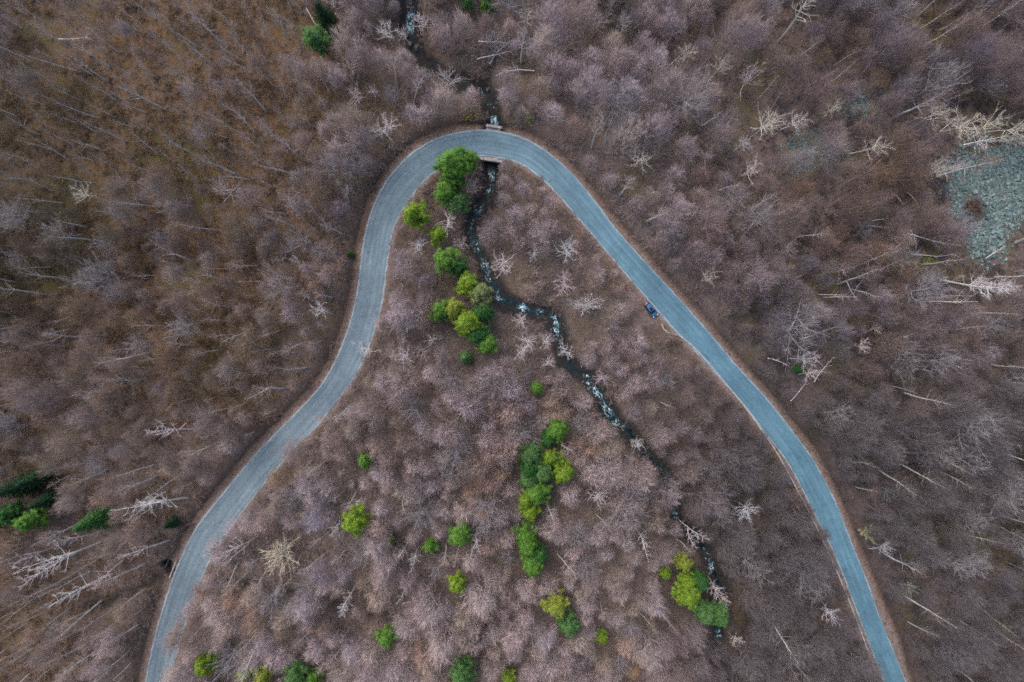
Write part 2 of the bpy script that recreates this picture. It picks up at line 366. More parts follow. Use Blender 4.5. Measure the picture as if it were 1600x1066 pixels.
def terrain(x, y):
    """height and the surface masks"""
    dR, a = polydist(x, y, RC, np.column_stack([zr, RW])); zR, w = a[..., 0], a[..., 1]
    dS, zS = polydist(x, y, SC, zs)
    inn = inside(x, y); e = dR - w / 2                                   # distance from the asphalt edge
    n1 = vnoise(x, y, 26, 3, 3) - 0.5; n2 = vnoise(x, y, 5, 5, 3) - 0.5
    ee = np.maximum(e, 0)
    # outer hillside: verge, ditch, cut bank, then a long slope
    zo = zR + 24 * (1 - np.exp(-np.maximum(ee - 2.2, 0) * 0.30 / 24)) + 0.9 * sstep(2.0, 4.5, ee)
    zo += sstep(3, 14, ee) * (n1 * 4.0 + n2 * 0.9)
    zg = zS + 0.25 + 0.62 * np.maximum(dS - 1.2, 0) + 0.5 * n2
    k = np.clip(0.5 + 0.5 * (zg - zo) / 2.5, 0, 1)
    zo = np.where(dS < 45, zg * (1 - k) + zo * k - 2.5 * k * (1 - k), zo)
    # inner slope between the road and the stream
    wgt = dS / (ee + dS + 1e-6)
    zi = zS + (zR - zS) * np.power(wgt, 0.85) - 0.8 * sstep(0.8, 4, ee) * sstep(0, 6, dS)
    zi += sstep(3, 14, ee) * sstep(1.5, 10, dS) * (n1 * 3.2 + n2 * 0.9)
    zi = np.where(dS < 1.5, np.minimum(zi, zS + 0.15), zi)
    z = np.where(inn, zi, zo)
    # soften the creases away from road and water
    b = z.copy()
    for _ in range(3):
        for ax in (0, 1):
            c = np.cumsum(np.pad(b, [(13, 12) if q == ax else (0, 0) for q in (0, 1)], mode='edge'), axis=ax)
            b = (np.take(c, range(25, c.shape[ax]), axis=ax) - np.take(c, range(0, c.shape[ax] - 25), axis=ax)) / 25
            b = np.concatenate([b, np.take(b, [-1], axis=ax)], axis=ax) if b.shape[ax] < z.shape[ax] else b
    km = sstep(4, 13, ee) * sstep(4, 12, dS); z = z * (1 - km) + b * km + 0.35 * km * n2
    for g, dep in zip(GW, (1.8, 1.2, 1.0, 0.8, 1.0)):
        dg, _ = polydist(x, y, g, np.zeros(len(g))); z = z - dep * np.exp(-(dg / 1.6) ** 2) * sstep(1.5, 4, ee)
    # ditch outside the road
    ditch = (~inn) * np.exp(-((ee - 2.1) / 0.45) ** 2)
    z = z - 0.55 * ditch
    # bare flat shoulder, lay-by
    sh = 1.0 - sstep(0.9, 1.7, ee)
    dP = np.hypot((x - PK[0]), (y - PK[1])); lay = (1 - sstep(3.5, 8.0, dP + 6 * n2)) * inn
    flat = np.maximum(sh, lay); z = z * (1 - flat) + (zR - 0.10) * flat
    # the bed runs on under the bridge
    dB = np.hypot(x - BR[0], y - BR[1]); trench = (dB < 7.5) & (dS < 1.75)
    z = np.where(trench, np.minimum(z, zS - 0.05), z)
    dC = np.maximum(np.abs((x - CV[0]) * 0.88 + (y - CV[1]) * 0.47) / 0.95, np.abs(-(x - CV[0]) * 0.47 + (y - CV[1]) * 0.88) / 2.1)
    z = np.where((dC < 1.0) & (e > 0.3), z - 2.2, z)
    pxx, pyy = w2px(x, y, z)
    orange = np.clip(1.25 * np.exp(-(((pxx - 300) / 330) ** 2 + ((pyy - 170) / 260) ** 2)) + 0.6 * np.exp(-(((pxx - 330) / 160) ** 2 + ((pyy - 500) / 130) ** 2))
                     + 0.55 * np.exp(-(((pxx - 60) / 160) ** 2 + ((pyy - 960) / 120) ** 2)) + 0.5 * np.exp(-(((pxx - 1450) / 180) ** 2 + ((pyy - 90) / 110) ** 2))
                     + 0.45 * np.exp(-(((pxx - 740) / 60) ** 2 + ((pyy - 650) / 40) ** 2)) + 0.2, 0, 1)
    mn = vnoise(x, y, 11, 9, 4)
    moss = sstep(0.53, 0.66, mn) * np.clip(0.35 + 0.9 * np.exp(-(((pxx - 150) / 260) ** 2 + ((pyy - 300) / 260) ** 2)) + 0.5 * (pxx > 1150), 0, 1)
    for mx, my, mr in ((60, 60, 40), (115, 150, 38), (90, 330, 60), (320, 560, 45), (1370, 330, 34), (1350, 500, 30), (1345, 610, 28), (1440, 405, 34), (1500, 440, 38), (1445, 45, 34), (1060, 225, 26), (985, 285, 24), (735, 660, 36), (735, 180, 22), (1075, 30, 26), (955, 5, 20)):
        moss = np.maximum(moss, 0.95 * np.exp(-(((pxx - mx) / mr) ** 2 + ((pyy - my) / mr) ** 2) ** 2))
    verge_o = (1 - sstep(1.2, 4.0, ee + 3.0 * n2)) * (~inn) * 0.9; verge_i = (1 - sstep(0.2, 1.9, ee + 3.0 * n2)) * inn * 0.8
    bare = np.maximum(lay, 0)
    for bx, by, br in ((1050, 530, 20), (945, 425, 22), (1115, 395, 34), (960, 440, 20)):
        bare = np.maximum(bare, 0.8 * np.exp(-(((pxx - bx) / br) ** 2 + ((pyy - by) / br) ** 2) ** 1.5))
    earth = np.clip(np.maximum(np.maximum(verge_o, verge_i), bare), 0, 1) * (1 - 0.75 * ditch)
    gravel = np.clip((1 - sstep(0.1, 0.9, ee + 1.2 * n2)) * 0.4 + 0.25 * lay * (n2 > -.1), 0, 1)
    wet = np.clip((1 - sstep(1.8, 4.0, dS + 3.0 * n2)) * 0.97 + 0.6 * ditch, 0, 1)
    for g in GW:
        dg, _ = polydist(x, y, g, np.zeros(len(g))); wet = np.maximum(wet, 0.7 * np.exp(-(np.maximum(dg + 2.5 * n2, 0) / 1.3) ** 2))
    for g in TR:
        dg, _ = polydist(x, y, g, np.zeros(len(g))); wet = np.maximum(wet, 0.8 * np.exp(-(dg / 0.7) ** 2)); z = z - 0.35 * np.exp(-(dg / 0.7) ** 2)
    wet = np.maximum(wet, ((dC < 1.2) & (e > 0.3)) * 1.0)
    return z, dict(orange=orange, moss=moss, earth=earth, gravel=gravel, wet=wet), dict(e=e, dS=dS, inn=inn, zR=zR, zS=zS)

def axis(lo, hi, step, far):
    core = np.arange(lo, hi + step / 2, step); a = []; s = step; v = hi
    while v < far: s *= 1.35; v += s; a.append(v)
    a = np.array(a); return np.concatenate([lo - (a[::-1] - hi), core, a])
GX = axis(-158, 158, 0.5, 900); GY = axis(-112, 112, 0.5, 900)
gx, gy = np.meshgrid(GX, GY); gz, masks, info = terrain(gx, gy)
nx, ny = len(GX), len(GY)
idx = np.arange(nx * ny).reshape(ny, nx)
F = np.stack([idx[:-1, :-1], idx[:-1, 1:], idx[1:, 1:], idx[1:, :-1]], -1).reshape(-1, 4)
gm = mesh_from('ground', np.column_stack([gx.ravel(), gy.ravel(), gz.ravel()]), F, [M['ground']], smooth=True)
for k_, v_ in masks.items():
    at = gm.attributes.new(k_, 'FLOAT', 'POINT'); at.data.foreach_set('value', v_.ravel().astype(np.float32))
tag(obj('ground', gm), 'brown leaf litter on the valley slopes', kind='structure')

def lookup(field, x, y):
    x = np.atleast_1d(np.asarray(x, float)); y = np.atleast_1d(np.asarray(y, float))
    i = np.clip(np.searchsorted(GX, x) - 1, 0, nx - 2); j = np.clip(np.searchsorted(GY, y) - 1, 0, ny - 2)
    u = (x - GX[i]) / (GX[i + 1] - GX[i]); v = (y - GY[j]) / (GY[j + 1] - GY[j])
    return (field[j, i] * (1 - u) + field[j, i + 1] * u) * (1 - v) + (field[j + 1, i] * (1 - u) + field[j + 1, i + 1] * u) * v
def gz_at(x, y): return lookup(gz, x, y)
def drop(px, py, h=0.0):
    """world point on the ground under the photo pixel, for something seen h above the ground"""
    z = 0.0
    for _ in range(8):
        x, y = px2w(px, py, z + h); z = float(gz_at(x, y)[0])
    return float(x), float(y), z

# road sheet
def road_mesh():
    n = len(RC); nu = 9; V = []; UV = []
    s = np.concatenate([[0], np.cumsum(np.hypot(*np.diff(RC, axis=0).T))])
    # resample finely so that the edge can fray
    ss = np.arange(0, s[-1], 0.6); O = np.column_stack([np.interp(ss, s, ox), np.interp(ss, s, oy)]); I = np.column_stack([np.interp(ss, s, ix), np.interp(ss, s, iy)])
    Z = np.interp(ss, s, zr); jo = (vnoise(ss, ss * 0, 2.2, 41, 3) - .5) * 0.06; ji = (vnoise(ss, ss * 0, 2.2, 43, 3) - .5) * 0.09
    us = np.array([0, .02, .1, .3, .5, .7, .9, .98, 1.0]); 
    for i in range(len(ss)):
        for q, u in enumerate(us):
            uu = u + (jo[i] if q == 0 else 0) + (ji[i] if q == 8 else 0)
            p = O[i] * (1 - uu) + I[i] * uu; crown = 0.06 * (1 - (2 * u - 1) ** 2) - (0.12 if q in (0, 8) else 0)
            V.append((p[0], p[1], Z[i] + crown)); UV.append((u, ss[i]))
    m = len(ss); id_ = np.arange(m * nu).reshape(m, nu)
    Fq = np.stack([id_[:-1, :-1], id_[:-1, 1:], id_[1:, 1:], id_[1:, :-1]], -1).reshape(-1, 4)[:, ::-1].copy()
    me = mesh_from('road', np.array(V), Fq, [M['road']], smooth=True)
    uvl = me.uv_layers.new(name='UVMap'); UV = np.array(UV, np.float32)
    li = np.zeros(len(me.loops), np.int32); me.loops.foreach_get('vertex_index', li); uvl.data.foreach_set('uv', UV[li].ravel())
    me.update(); return me
rm = road_mesh()
tag(obj('road', rm), 'worn blue-grey asphalt road looping through the wood', kind='structure')

# stream: a ribbon of water with tumbling, foamy steps
FOAM = [(643, 20, 16), (645, 40, 14), (650, 72, 8), (736, 140, 6), (768, 165, 12), (772, 188, 12), (768, 275, 10), (765, 295, 8), (748, 325, 10), (738, 350, 8), (746, 385, 9), (758, 412, 10),
        (766, 432, 10), (779, 463, 10), (817, 481, 10), (843, 488, 7), (870, 500, 12), (868, 520, 12), (877, 545, 9), (918, 588, 8), (924, 605, 14), (934, 618, 10), (948, 640, 14),
        (965, 664, 12), (996, 692, 8), (1050, 768, 9), (1054, 806, 7), (1104, 870, 9), (1112, 885, 8), (1121, 990, 8)]
def stream_mesh():
    s = np.concatenate([[0], np.cumsum(np.hypot(*np.diff(SC, axis=0).T))]); ss = np.arange(0, s[-1], 0.35)
    C = np.column_stack([np.interp(ss, s, SC[:, 0]), np.interp(ss, s, SC[:, 1])]); Z = np.interp(ss, s, zs)
    T = np.gradient(C, axis=0); T /= np.linalg.norm(T, axis=1)[:, None]; N = np.column_stack([-T[:, 1], T[:, 0]])
    W = 0.75 + 0.8 * (vnoise(ss, ss * 0, 7, 77, 2)) ; nu = 9; us = np.linspace(-1, 1, nu)
    P = C[:, None, :] + N[:, None, :] * (us[None, :] * W[:, None])[..., None]
    X = P[..., 0]; Y = P[..., 1]; px_, py_ = w2px(X, Y, Z[:, None] + 0 * X)
    foam = np.zeros_like(X)
    for fx, fy, fr in FOAM: foam = np.maximum(foam, np.exp(-(((px_ - fx) ** 2 + (py_ - fy) ** 2) / (fr * 0.62) ** 2)))
    zz = Z[:, None] + 0.14 + (vnoise(X, Y, 0.9, 80, 3) - .5) * (0.12 + 0.55 * foam)
    V = np.column_stack([X.ravel(), Y.ravel(), zz.ravel()]); m = len(ss); id_ = np.arange(m * nu).reshape(m, nu)
    Fq = np.stack([id_[:-1, :-1], id_[1:, :-1], id_[1:, 1:], id_[:-1, 1:]], -1).reshape(-1, 4)[:, ::-1].copy()
    me = mesh_from('stream', V, Fq, [M['water']], smooth=True)
    me.attributes.new('foam', 'FLOAT', 'POINT').data.foreach_set('value', np.clip(foam * 1.3, 0, 1).ravel().astype(np.float32))
    me.attributes.new('across', 'FLOAT', 'POINT').data.foreach_set('value', (us[None, :] * W[:, None]).ravel().astype(np.float32))
    me.attributes.new('along', 'FLOAT', 'POINT').data.foreach_set('value', np.repeat(ss, nu).astype(np.float32))
    return me
tag(obj('stream', stream_mesh()), 'narrow dark mountain stream with white cascades', kind='structure')

# ------------------------------------------------------------------ tree prototypes
def frame(d):
    d = d / np.linalg.norm(d); a = np.array([0, 0, 1.0]) if abs(d[2]) < 0.9 else np.array([1.0, 0, 0])
    u = np.cross(d, a); u /= np.linalg.norm(u); return d, u, np.cross(d, u)

class Tubes:
    """tapered branches and sliver twigs gathered as triangles"""
    def __init__(self): self.V = []; self.F = []; self.n = 0
    def add(self, V, F): self.V.append(np.asarray(V, float)); self.F.append(np.asarray(F, int) + self.n); self.n += len(V)
    def tube(self, P, r, sides):
        P = np.asarray(P, float); V = []; m = len(P)
        for i in range(m):
            d = P[min(i + 1, m - 1)] - P[max(i - 1, 0)]; _, u, v = frame(d)
            for k in range(sides):
                a = 2 * math.pi * k / sides; V.append(P[i] + r[i] * (math.cos(a) * u + math.sin(a) * v))
        F = []
        for i in range(m - 1):
            for k in range(sides):
                a, b = i * sides + k, i * sides + (k + 1) % sides; c, d = a + sides, b + sides
                F += [(a, b, d), (a, d, c)]
        V.append(P[-1]); top = len(V) - 1
        F += [((m - 1) * sides + k, (m - 1) * sides + (k + 1) % sides, top) for k in range(sides)]
        self.add(V, F)
    def twigs(self, B, D, L, r):
        B = np.asarray(B); D = np.asarray(D, float); D = D / np.linalg.norm(D, axis=1)[:, None]; n = len(B)
        ref = np.where(np.abs(D[:, 2:3]) < 0.9, [[0, 0, 1.0]], [[1.0, 0, 0]]); U = np.cross(D, ref); U /= np.linalg.norm(U, axis=1)[:, None]; W = np.cross(D, U)
        L = np.asarray(L)[:, None]; r = (np.zeros(n) + r)[:, None]
        V = np.stack([B + U * r, B - U * r * .5 + W * r * .87, B - U * r * .5 - W * r * .87, B + D * L], 1).reshape(-1, 3)
        o = np.arange(n)[:, None] * 4; F = np.concatenate([o + [0, 1, 3], o + [1, 2, 3], o + [2, 0, 3]], 0)
        self.add(V, F)
    def mesh(self, name, mat, more=None):
        V = np.vstack(self.V); F = np.vstack(self.F)
        if more is None: return mesh_from(name, V, F, [mat])
        T2, m2 = more; V2 = np.vstack(T2.V); F2 = np.vstack(T2.F)
        return mesh_from(name, np.vstack([V, V2]), np.vstack([F, F2 + len(V)]), [mat, m2], np.r_[np.zeros(len(F)), np.ones(len(F2))])

def wander(rg, p, d, L, n, jit, lift):
    P = [np.array(p, float)]; d = np.array(d, float); d /= np.linalg.norm(d)
    for _ in range(n):
        d = d + rg.normal(0, jit, 3) + np.array([0, 0, lift]); d /= np.linalg.norm(d); P.append(P[-1] + d * L / n)
    return np.array(P), d
def at(P, t):
    f = t * (len(P) - 1); i = min(int(f), len(P) - 2); return P[i] + (P[i + 1] - P[i]) * (f - i), P[i + 1] - P[i]

def gen_bare(seed, height, radius, clear, limbs, subs, ntw, tr=0.13, limb_r=0.045, tw_len=0.9, tw_r=0.014, spread=1.0, flat=0.6, lean=0.03, sides=5, forks=0, sub_r=0.016, jitter=0.12, fill=0, taper=1.0, up=0.15):
    """returns (wood, twigs): wood = trunk + limbs, twigs = fine crown"""
    rg = np.random.default_rng(seed); wood, tw = Tubes(), Tubes()
    P, _ = wander(rg, (0, 0, -0.4), (rg.normal(0, lean), rg.normal(0, lean), 1), height * 0.93, 9, 0.035, 0.05)
    top = P[-1]; rr = [tr * (1 - 0.95 * (i / 9)) ** taper for i in range(10)]; wood.tube(P, rr, sides)
    stems = [(P, clear, 1.0)]
    for f in range(forks):
        t = rg.uniform(clear * 0.8, 0.6); b, dd = at(P, t); a = rg.uniform(0, 6.28)
        Q, _ = wander(rg, b, dd / np.linalg.norm(dd) + 0.55 * np.array([math.cos(a), math.sin(a), 0]), height * (0.95 - t), 7, 0.06, 0.10)
        wood.tube(Q, [tr * 0.7 * (1 - 0.85 * i / 7) for i in range(8)], 4); stems.append((Q, 0.15, 0.8))
    ang = rg.uniform(0, 6.28); B, D, L = [], [], []
    for (P_, c0, sc) in stems:
        nl = max(3, int(limbs * sc / (1 + 0.5 * forks)))
        for k in range(nl):
            t = c0 + (0.97 - c0) * ((k + rg.uniform(0, 1)) / nl); b, dd = at(P_, t); ang += 2.4 + rg.normal(0, .4)
            out = np.array([math.cos(ang), math.sin(ang), 0]); q = (t - c0) / (1 - c0)
            ln = radius * spread * (1.15 - 0.65 * q) * rg.uniform(0.75, 1.2); up = flat + 0.9 * q
            Q, de = wander(rg, b, out + np.array([0, 0, up]), ln * 1.15, 5, jitter, 0.07)
            r0 = limb_r * (1.1 - 0.5 * q) * rg.uniform(.8, 1.2); wood.tube(Q, [r0 * (1 - 0.8 * i / 5) for i in range(6)], 4 if limb_r > 0.06 else 3)
            for s in range(subs):
                ts = rg.uniform(0.25, 0.98); b2, d2 = at(Q, ts); d2 = d2 / np.linalg.norm(d2)
                d3 = d2 + rg.normal(0, 0.55, 3) + np.array([0, 0, .2]); l3 = ln * rg.uniform(0.3, 0.55)
                Q2, d4 = wander(rg, b2, d3, l3, 3, jitter, 0.08); (wood if sub_r > 0.025 else tw).tube(Q2, [sub_r, sub_r * .8, sub_r * .55, sub_r * .25], 3)
                for w in range(ntw):
                    b5, d5 = at(Q2, rg.uniform(0.1, 1.0)); B.append(b5); d5 = d5 / np.linalg.norm(d5)
                    D.append(d5 + rg.normal(0, 0.5 - .25 * (up > .3), 3) + np.array([0, 0, up])); L.append(tw_len * rg.uniform(0.5, 1.25))
            for w in range(ntw):
                b5, d5 = at(Q, rg.uniform(0.35, 1.0)); B.append(b5); d5 = d5 / np.linalg.norm(d5)
                D.append(d5 + rg.normal(0, 0.5 - .25 * (up > .3), 3) + np.array([0, 0, up])); L.append(tw_len * rg.uniform(0.5, 1.25))
    if fill:      # the finest outer spray, fanning out from the middle of the crown
        v = rg.normal(0, 1, (fill, 3)); v[:, 2] = np.abs(v[:, 2]) * 1.1; v /= np.linalg.norm(v, axis=1)[:, None]
        az = np.arctan2(v[:, 1], v[:, 0]); ph = rg.uniform(0, 6.28, 3)
        lob = 1 + .16 * np.sin(2 * az + ph[0]) + .13 * np.sin(3 * az + ph[1]) + .10 * np.sin(5 * az + ph[2] + 3 * v[:, 2])
        ell = np.array([radius * 1.12, radius * 1.12, height * (0.98 - clear) * .97]); c0 = P[3] * [1, 1, 0] + np.array([0, 0, height * clear])
        q = v * ell * lob[:, None]; B += list(c0 + q * rg.uniform(.45, .93, (fill, 1))); D += list(q / np.linalg.norm(q, axis=1)[:, None] + rg.normal(0, .22, (fill, 3)) + np.array([0, 0, up * 1.3])); L += list(rg.uniform(.5, 1.0, fill) * (1 + up))
    tw.twigs(B, D, L, tw_r)
    return wood, tw

def gen_pine(seed, height, radius, dense=1.0):
    """rounded broken crown of needle clumps on ascending limbs"""
    rg = np.random.default_rng(seed); wood, nd = Tubes(), Tubes()
    P, _ = wander(rg, (0, 0, -0.4), (rg.normal(0, .03), rg.normal(0, .03), 1), height * 0.95, 8, 0.03, 0.05)
    wood.tube(P, [0.20 * (1 - 0.85 * i / 8) for i in range(9)], 6); B, D, L = [], [], []; ang = 0
    lob = rg.uniform(0.6, 1.22, 5); nl = int(40 * dense)
    for k in range(nl):
        t = 0.42 + 0.57 * (k / nl); b, dd = at(P, t); ang += 2.4 + rg.normal(0, .3); q = (t - .42) / .58
        ln = radius * (1.0 - 0.78 * q ** 1.4) * lob[int(ang / 6.283 * 5) % 5] * rg.uniform(.65, 1.2)
        Q, _ = wander(rg, b, (math.cos(ang), math.sin(ang), 0.25 + 0.7 * q), ln, 5, 0.10, 0.05)
        wood.tube(Q, [0.05 * (1 - 0.8 * i / 5) for i in range(6)], 3)
        for s in range(int(7 * dense)):
            ts = 1.0 if s == 0 else rg.uniform(0.3, 1); c, d2 = at(Q, ts); d2 = d2 / np.linalg.norm(d2)
            c = c + rg.normal(0, 0.26 * radius / 2.5, 3) * [1, 1, .5]; m = 46
            v = rg.normal(0, 1, (m, 3)); v /= np.linalg.norm(v, axis=1)[:, None]; v = v + d2 * 0.5 + np.array([0, 0, .55])
            B.append(c + v * 0.06); D.append(v); L.append(rg.uniform(0.32, 0.80, m) * (0.6 + 0.16 * radius))
    nd.twigs(np.vstack(B), np.vstack(D), np.concatenate(L), 0.030)
    return wood, nd

def gen_spruce(seed, height, radius):
    rg = np.random.default_rng(seed); wood, nd = Tubes(), Tubes()
    wood.tube([(0, 0, -0.4), (0, 0, height * .5), (0, 0, height)], [0.2, 0.11, 0.01], 6); B, D, L = [], [], []
    lv = 22
    for k in range(lv):
        q = k / lv; z = height * (0.10 + 0.88 * q); nb = 9 if q < .6 else 6; a0 = rg.uniform(0, 6.28)
        for j in range(nb):
            a = a0 + 6.283 * j / nb + rg.normal(0, .12); ln = radius * (1 - q) ** 0.85 * rg.uniform(.78, 1.12) + 0.12
            Q, _ = wander(rg, (0, 0, z), (math.cos(a), math.sin(a), -0.12 + 0.5 * q), ln, 4, 0.05, -0.02)
            wood.tube(Q, [0.025, .02, .014, .01, .004], 3); m = int(16 + 26 * ln); tt = rg.uniform(0.12, 1, m)
            pts = np.array([at(Q, x)[0] for x in tt]); o = np.array([math.cos(a), math.sin(a), 0]); sd = np.array([-math.sin(a), math.cos(a), 0])
            sg = rg.choice([-1, 1], m)[:, None]; D.append(o * 0.8 + sd * sg * rg.uniform(.3, 1.1, (m, 1)) + rg.normal(0, .22, (m, 3)) + np.array([0, 0, .12]))
            B.append(pts); L.append(rg.uniform(.22, .5, m) * (1.1 - 0.55 * tt) * (0.6 + 0.2 * radius))
    nd.twigs(np.vstack(B), np.vstack(D), np.concatenate(L), 0.030)
    return wood, nd

def gen_brush(seed, dead=False):
    rg = np.random.default_rng(seed); T = Tubes(); B, D, L = [], [], []
    for k in range(11):
        a = rg.uniform(0, 6.28); o = rg.normal(0, .5, 2)
        Q, _ = wander(rg, (o[0], o[1], -0.1), (math.cos(a) * .7, math.sin(a) * .7, 1), rg.uniform(.9, 1.9), 4, .15, 0.02)
        T.tube(Q, [.022, .018, .014, .01, .004], 3)
        for w in range(20):
            b, d = at(Q, rg.uniform(.1, 1)); B.append(b); D.append(d / np.linalg.norm(d) + rg.normal(0, .65, 3)); L.append(rg.uniform(.3, .85))
    T.twigs(B, D, L, 0.016); return T

# each kind: list of (trunk mesh, crown mesh, height, crown centre height, crown radius)
PROTO = {}
def proto(kind, wood, tw, wm, tm, h, hc, r): PROTO.setdefault(kind, []).append((wood.mesh(kind + '_trunk', wm), tw.mesh(kind + '_crown', tm), wood, tw, h, hc, r))
for s in range(9):
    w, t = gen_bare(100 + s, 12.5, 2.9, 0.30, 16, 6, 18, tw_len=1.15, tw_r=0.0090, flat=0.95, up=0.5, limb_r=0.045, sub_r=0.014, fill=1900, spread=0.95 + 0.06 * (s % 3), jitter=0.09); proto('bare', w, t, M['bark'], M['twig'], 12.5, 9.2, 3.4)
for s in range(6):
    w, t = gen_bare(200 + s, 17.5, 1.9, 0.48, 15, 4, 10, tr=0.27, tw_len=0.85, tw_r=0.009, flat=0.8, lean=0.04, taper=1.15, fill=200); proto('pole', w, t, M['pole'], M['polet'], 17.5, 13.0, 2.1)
for s in range(7):
    w, t = gen_bare(300 + s, 12.5, 2.7, 0.50, 20, 6, 6, tr=0.16, limb_r=0.068, tw_len=0.7, tw_r=0.0095, flat=0.30, forks=1 + s % 3, sub_r=0.030, lean=0.08, jitter=0.17); proto('birch', w, t, M['birch'], M['btwig'], 12.5, 9.6, 3.0)
for s in range(5):
    w, t = gen_bare(350 + s, 19.0, 2.0, 0.42, 20, 4, 4, tr=0.20, limb_r=0.06, tw_len=0.8, tw_r=0.0095, flat=0.7, forks=s % 2, sub_r=0.026, lean=0.05, jitter=0.15); proto('tallbirch', w, t, M['birch'], M['btwig'], 19.0, 13.5, 2.0)
for s in range(4):
    w, t = gen_bare(370 + s, 12.0, 4.0, 0.28, 24, 7, 11, tr=0.18, limb_r=0.050, tw_len=0.9, tw_r=0.0085, flat=0.50, forks=2, sub_r=0.018, lean=0.05, jitter=0.09, fill=1100); proto('grey', w, t, M['gbark'], M['gtwig'], 12.0, 9.0, 4.4)
for s in range(3):
    w, t = gen_bare(400 + s, 9.0, 4.0, 0.30, 34, 9, 5, tr=0.22, limb_r=0.085, tw_len=0.7, tw_r=0.016, flat=0.35, forks=3, sub_r=0.042, lean=0.06, jitter=0.13); proto('broad', w, t, M['birch'], M['btwig'], 9.5, 7.0, 4.6)
for s in range(5):
    w, t = gen_pine(500 + s, 9.0, 2.4); proto('pine', w, t, M['pbark'], M['needle'], 9.0, 7.3, 2.4)
for s in range(3):
    w, t = gen_spruce(600 + s, 10.0, 2.4); proto('spruce', w, t, M['pbark'], M['needle'], 10.0, 6.0, 2.4)

def plant(name, kind, var, x, y, z, scale, rotz, color=None, tilt=(0, 0), sz=None):
    tm, cm = PROTO[kind][var][:2]
    o = obj(name, None, None, (x, y, z), (tilt[0], tilt[1], rotz), (scale, scale, sz or scale)); o.empty_display_size = 0.5
    a = obj('trunk', tm, o); b = obj('crown', cm, o)
    if color is not None:
        b.color = (*color, 1); a.color = (*color, 1)
    return o

LAND = []      # (px, py, short phrase) things other labels may lean on
KEEP = []      # (x, y, r) keep bare trees away
def tree_at(px, py, rpx, kind, name, label, group, short=None, color=None, hf=1.0, tilt=(0, 0)):
    v = RNG.integers(len(PROTO[kind])); h, hc, r = PROTO[kind][v][4:]
    sc = rpx * S / r; 
    for _ in range(3):
        x, y, z = drop(px, py, hc * sc * hf); sc = rpx * S * (H - z - hc * sc * hf) / H / r
    o = plant(name, kind, v, x, y, z, sc, float(RNG.uniform(0, 6.28)), color, tilt, sc * hf)
    tag(o, label, 'tree', group); KEEP.append((x, y, rpx * S * 0.85))
    cx, cy = px2w(px, py, z + hc * sc * hf); KEEP.append((float(cx), float(cy), rpx * S * 0.6))
    if short: LAND.append((px, py, short))
    return o

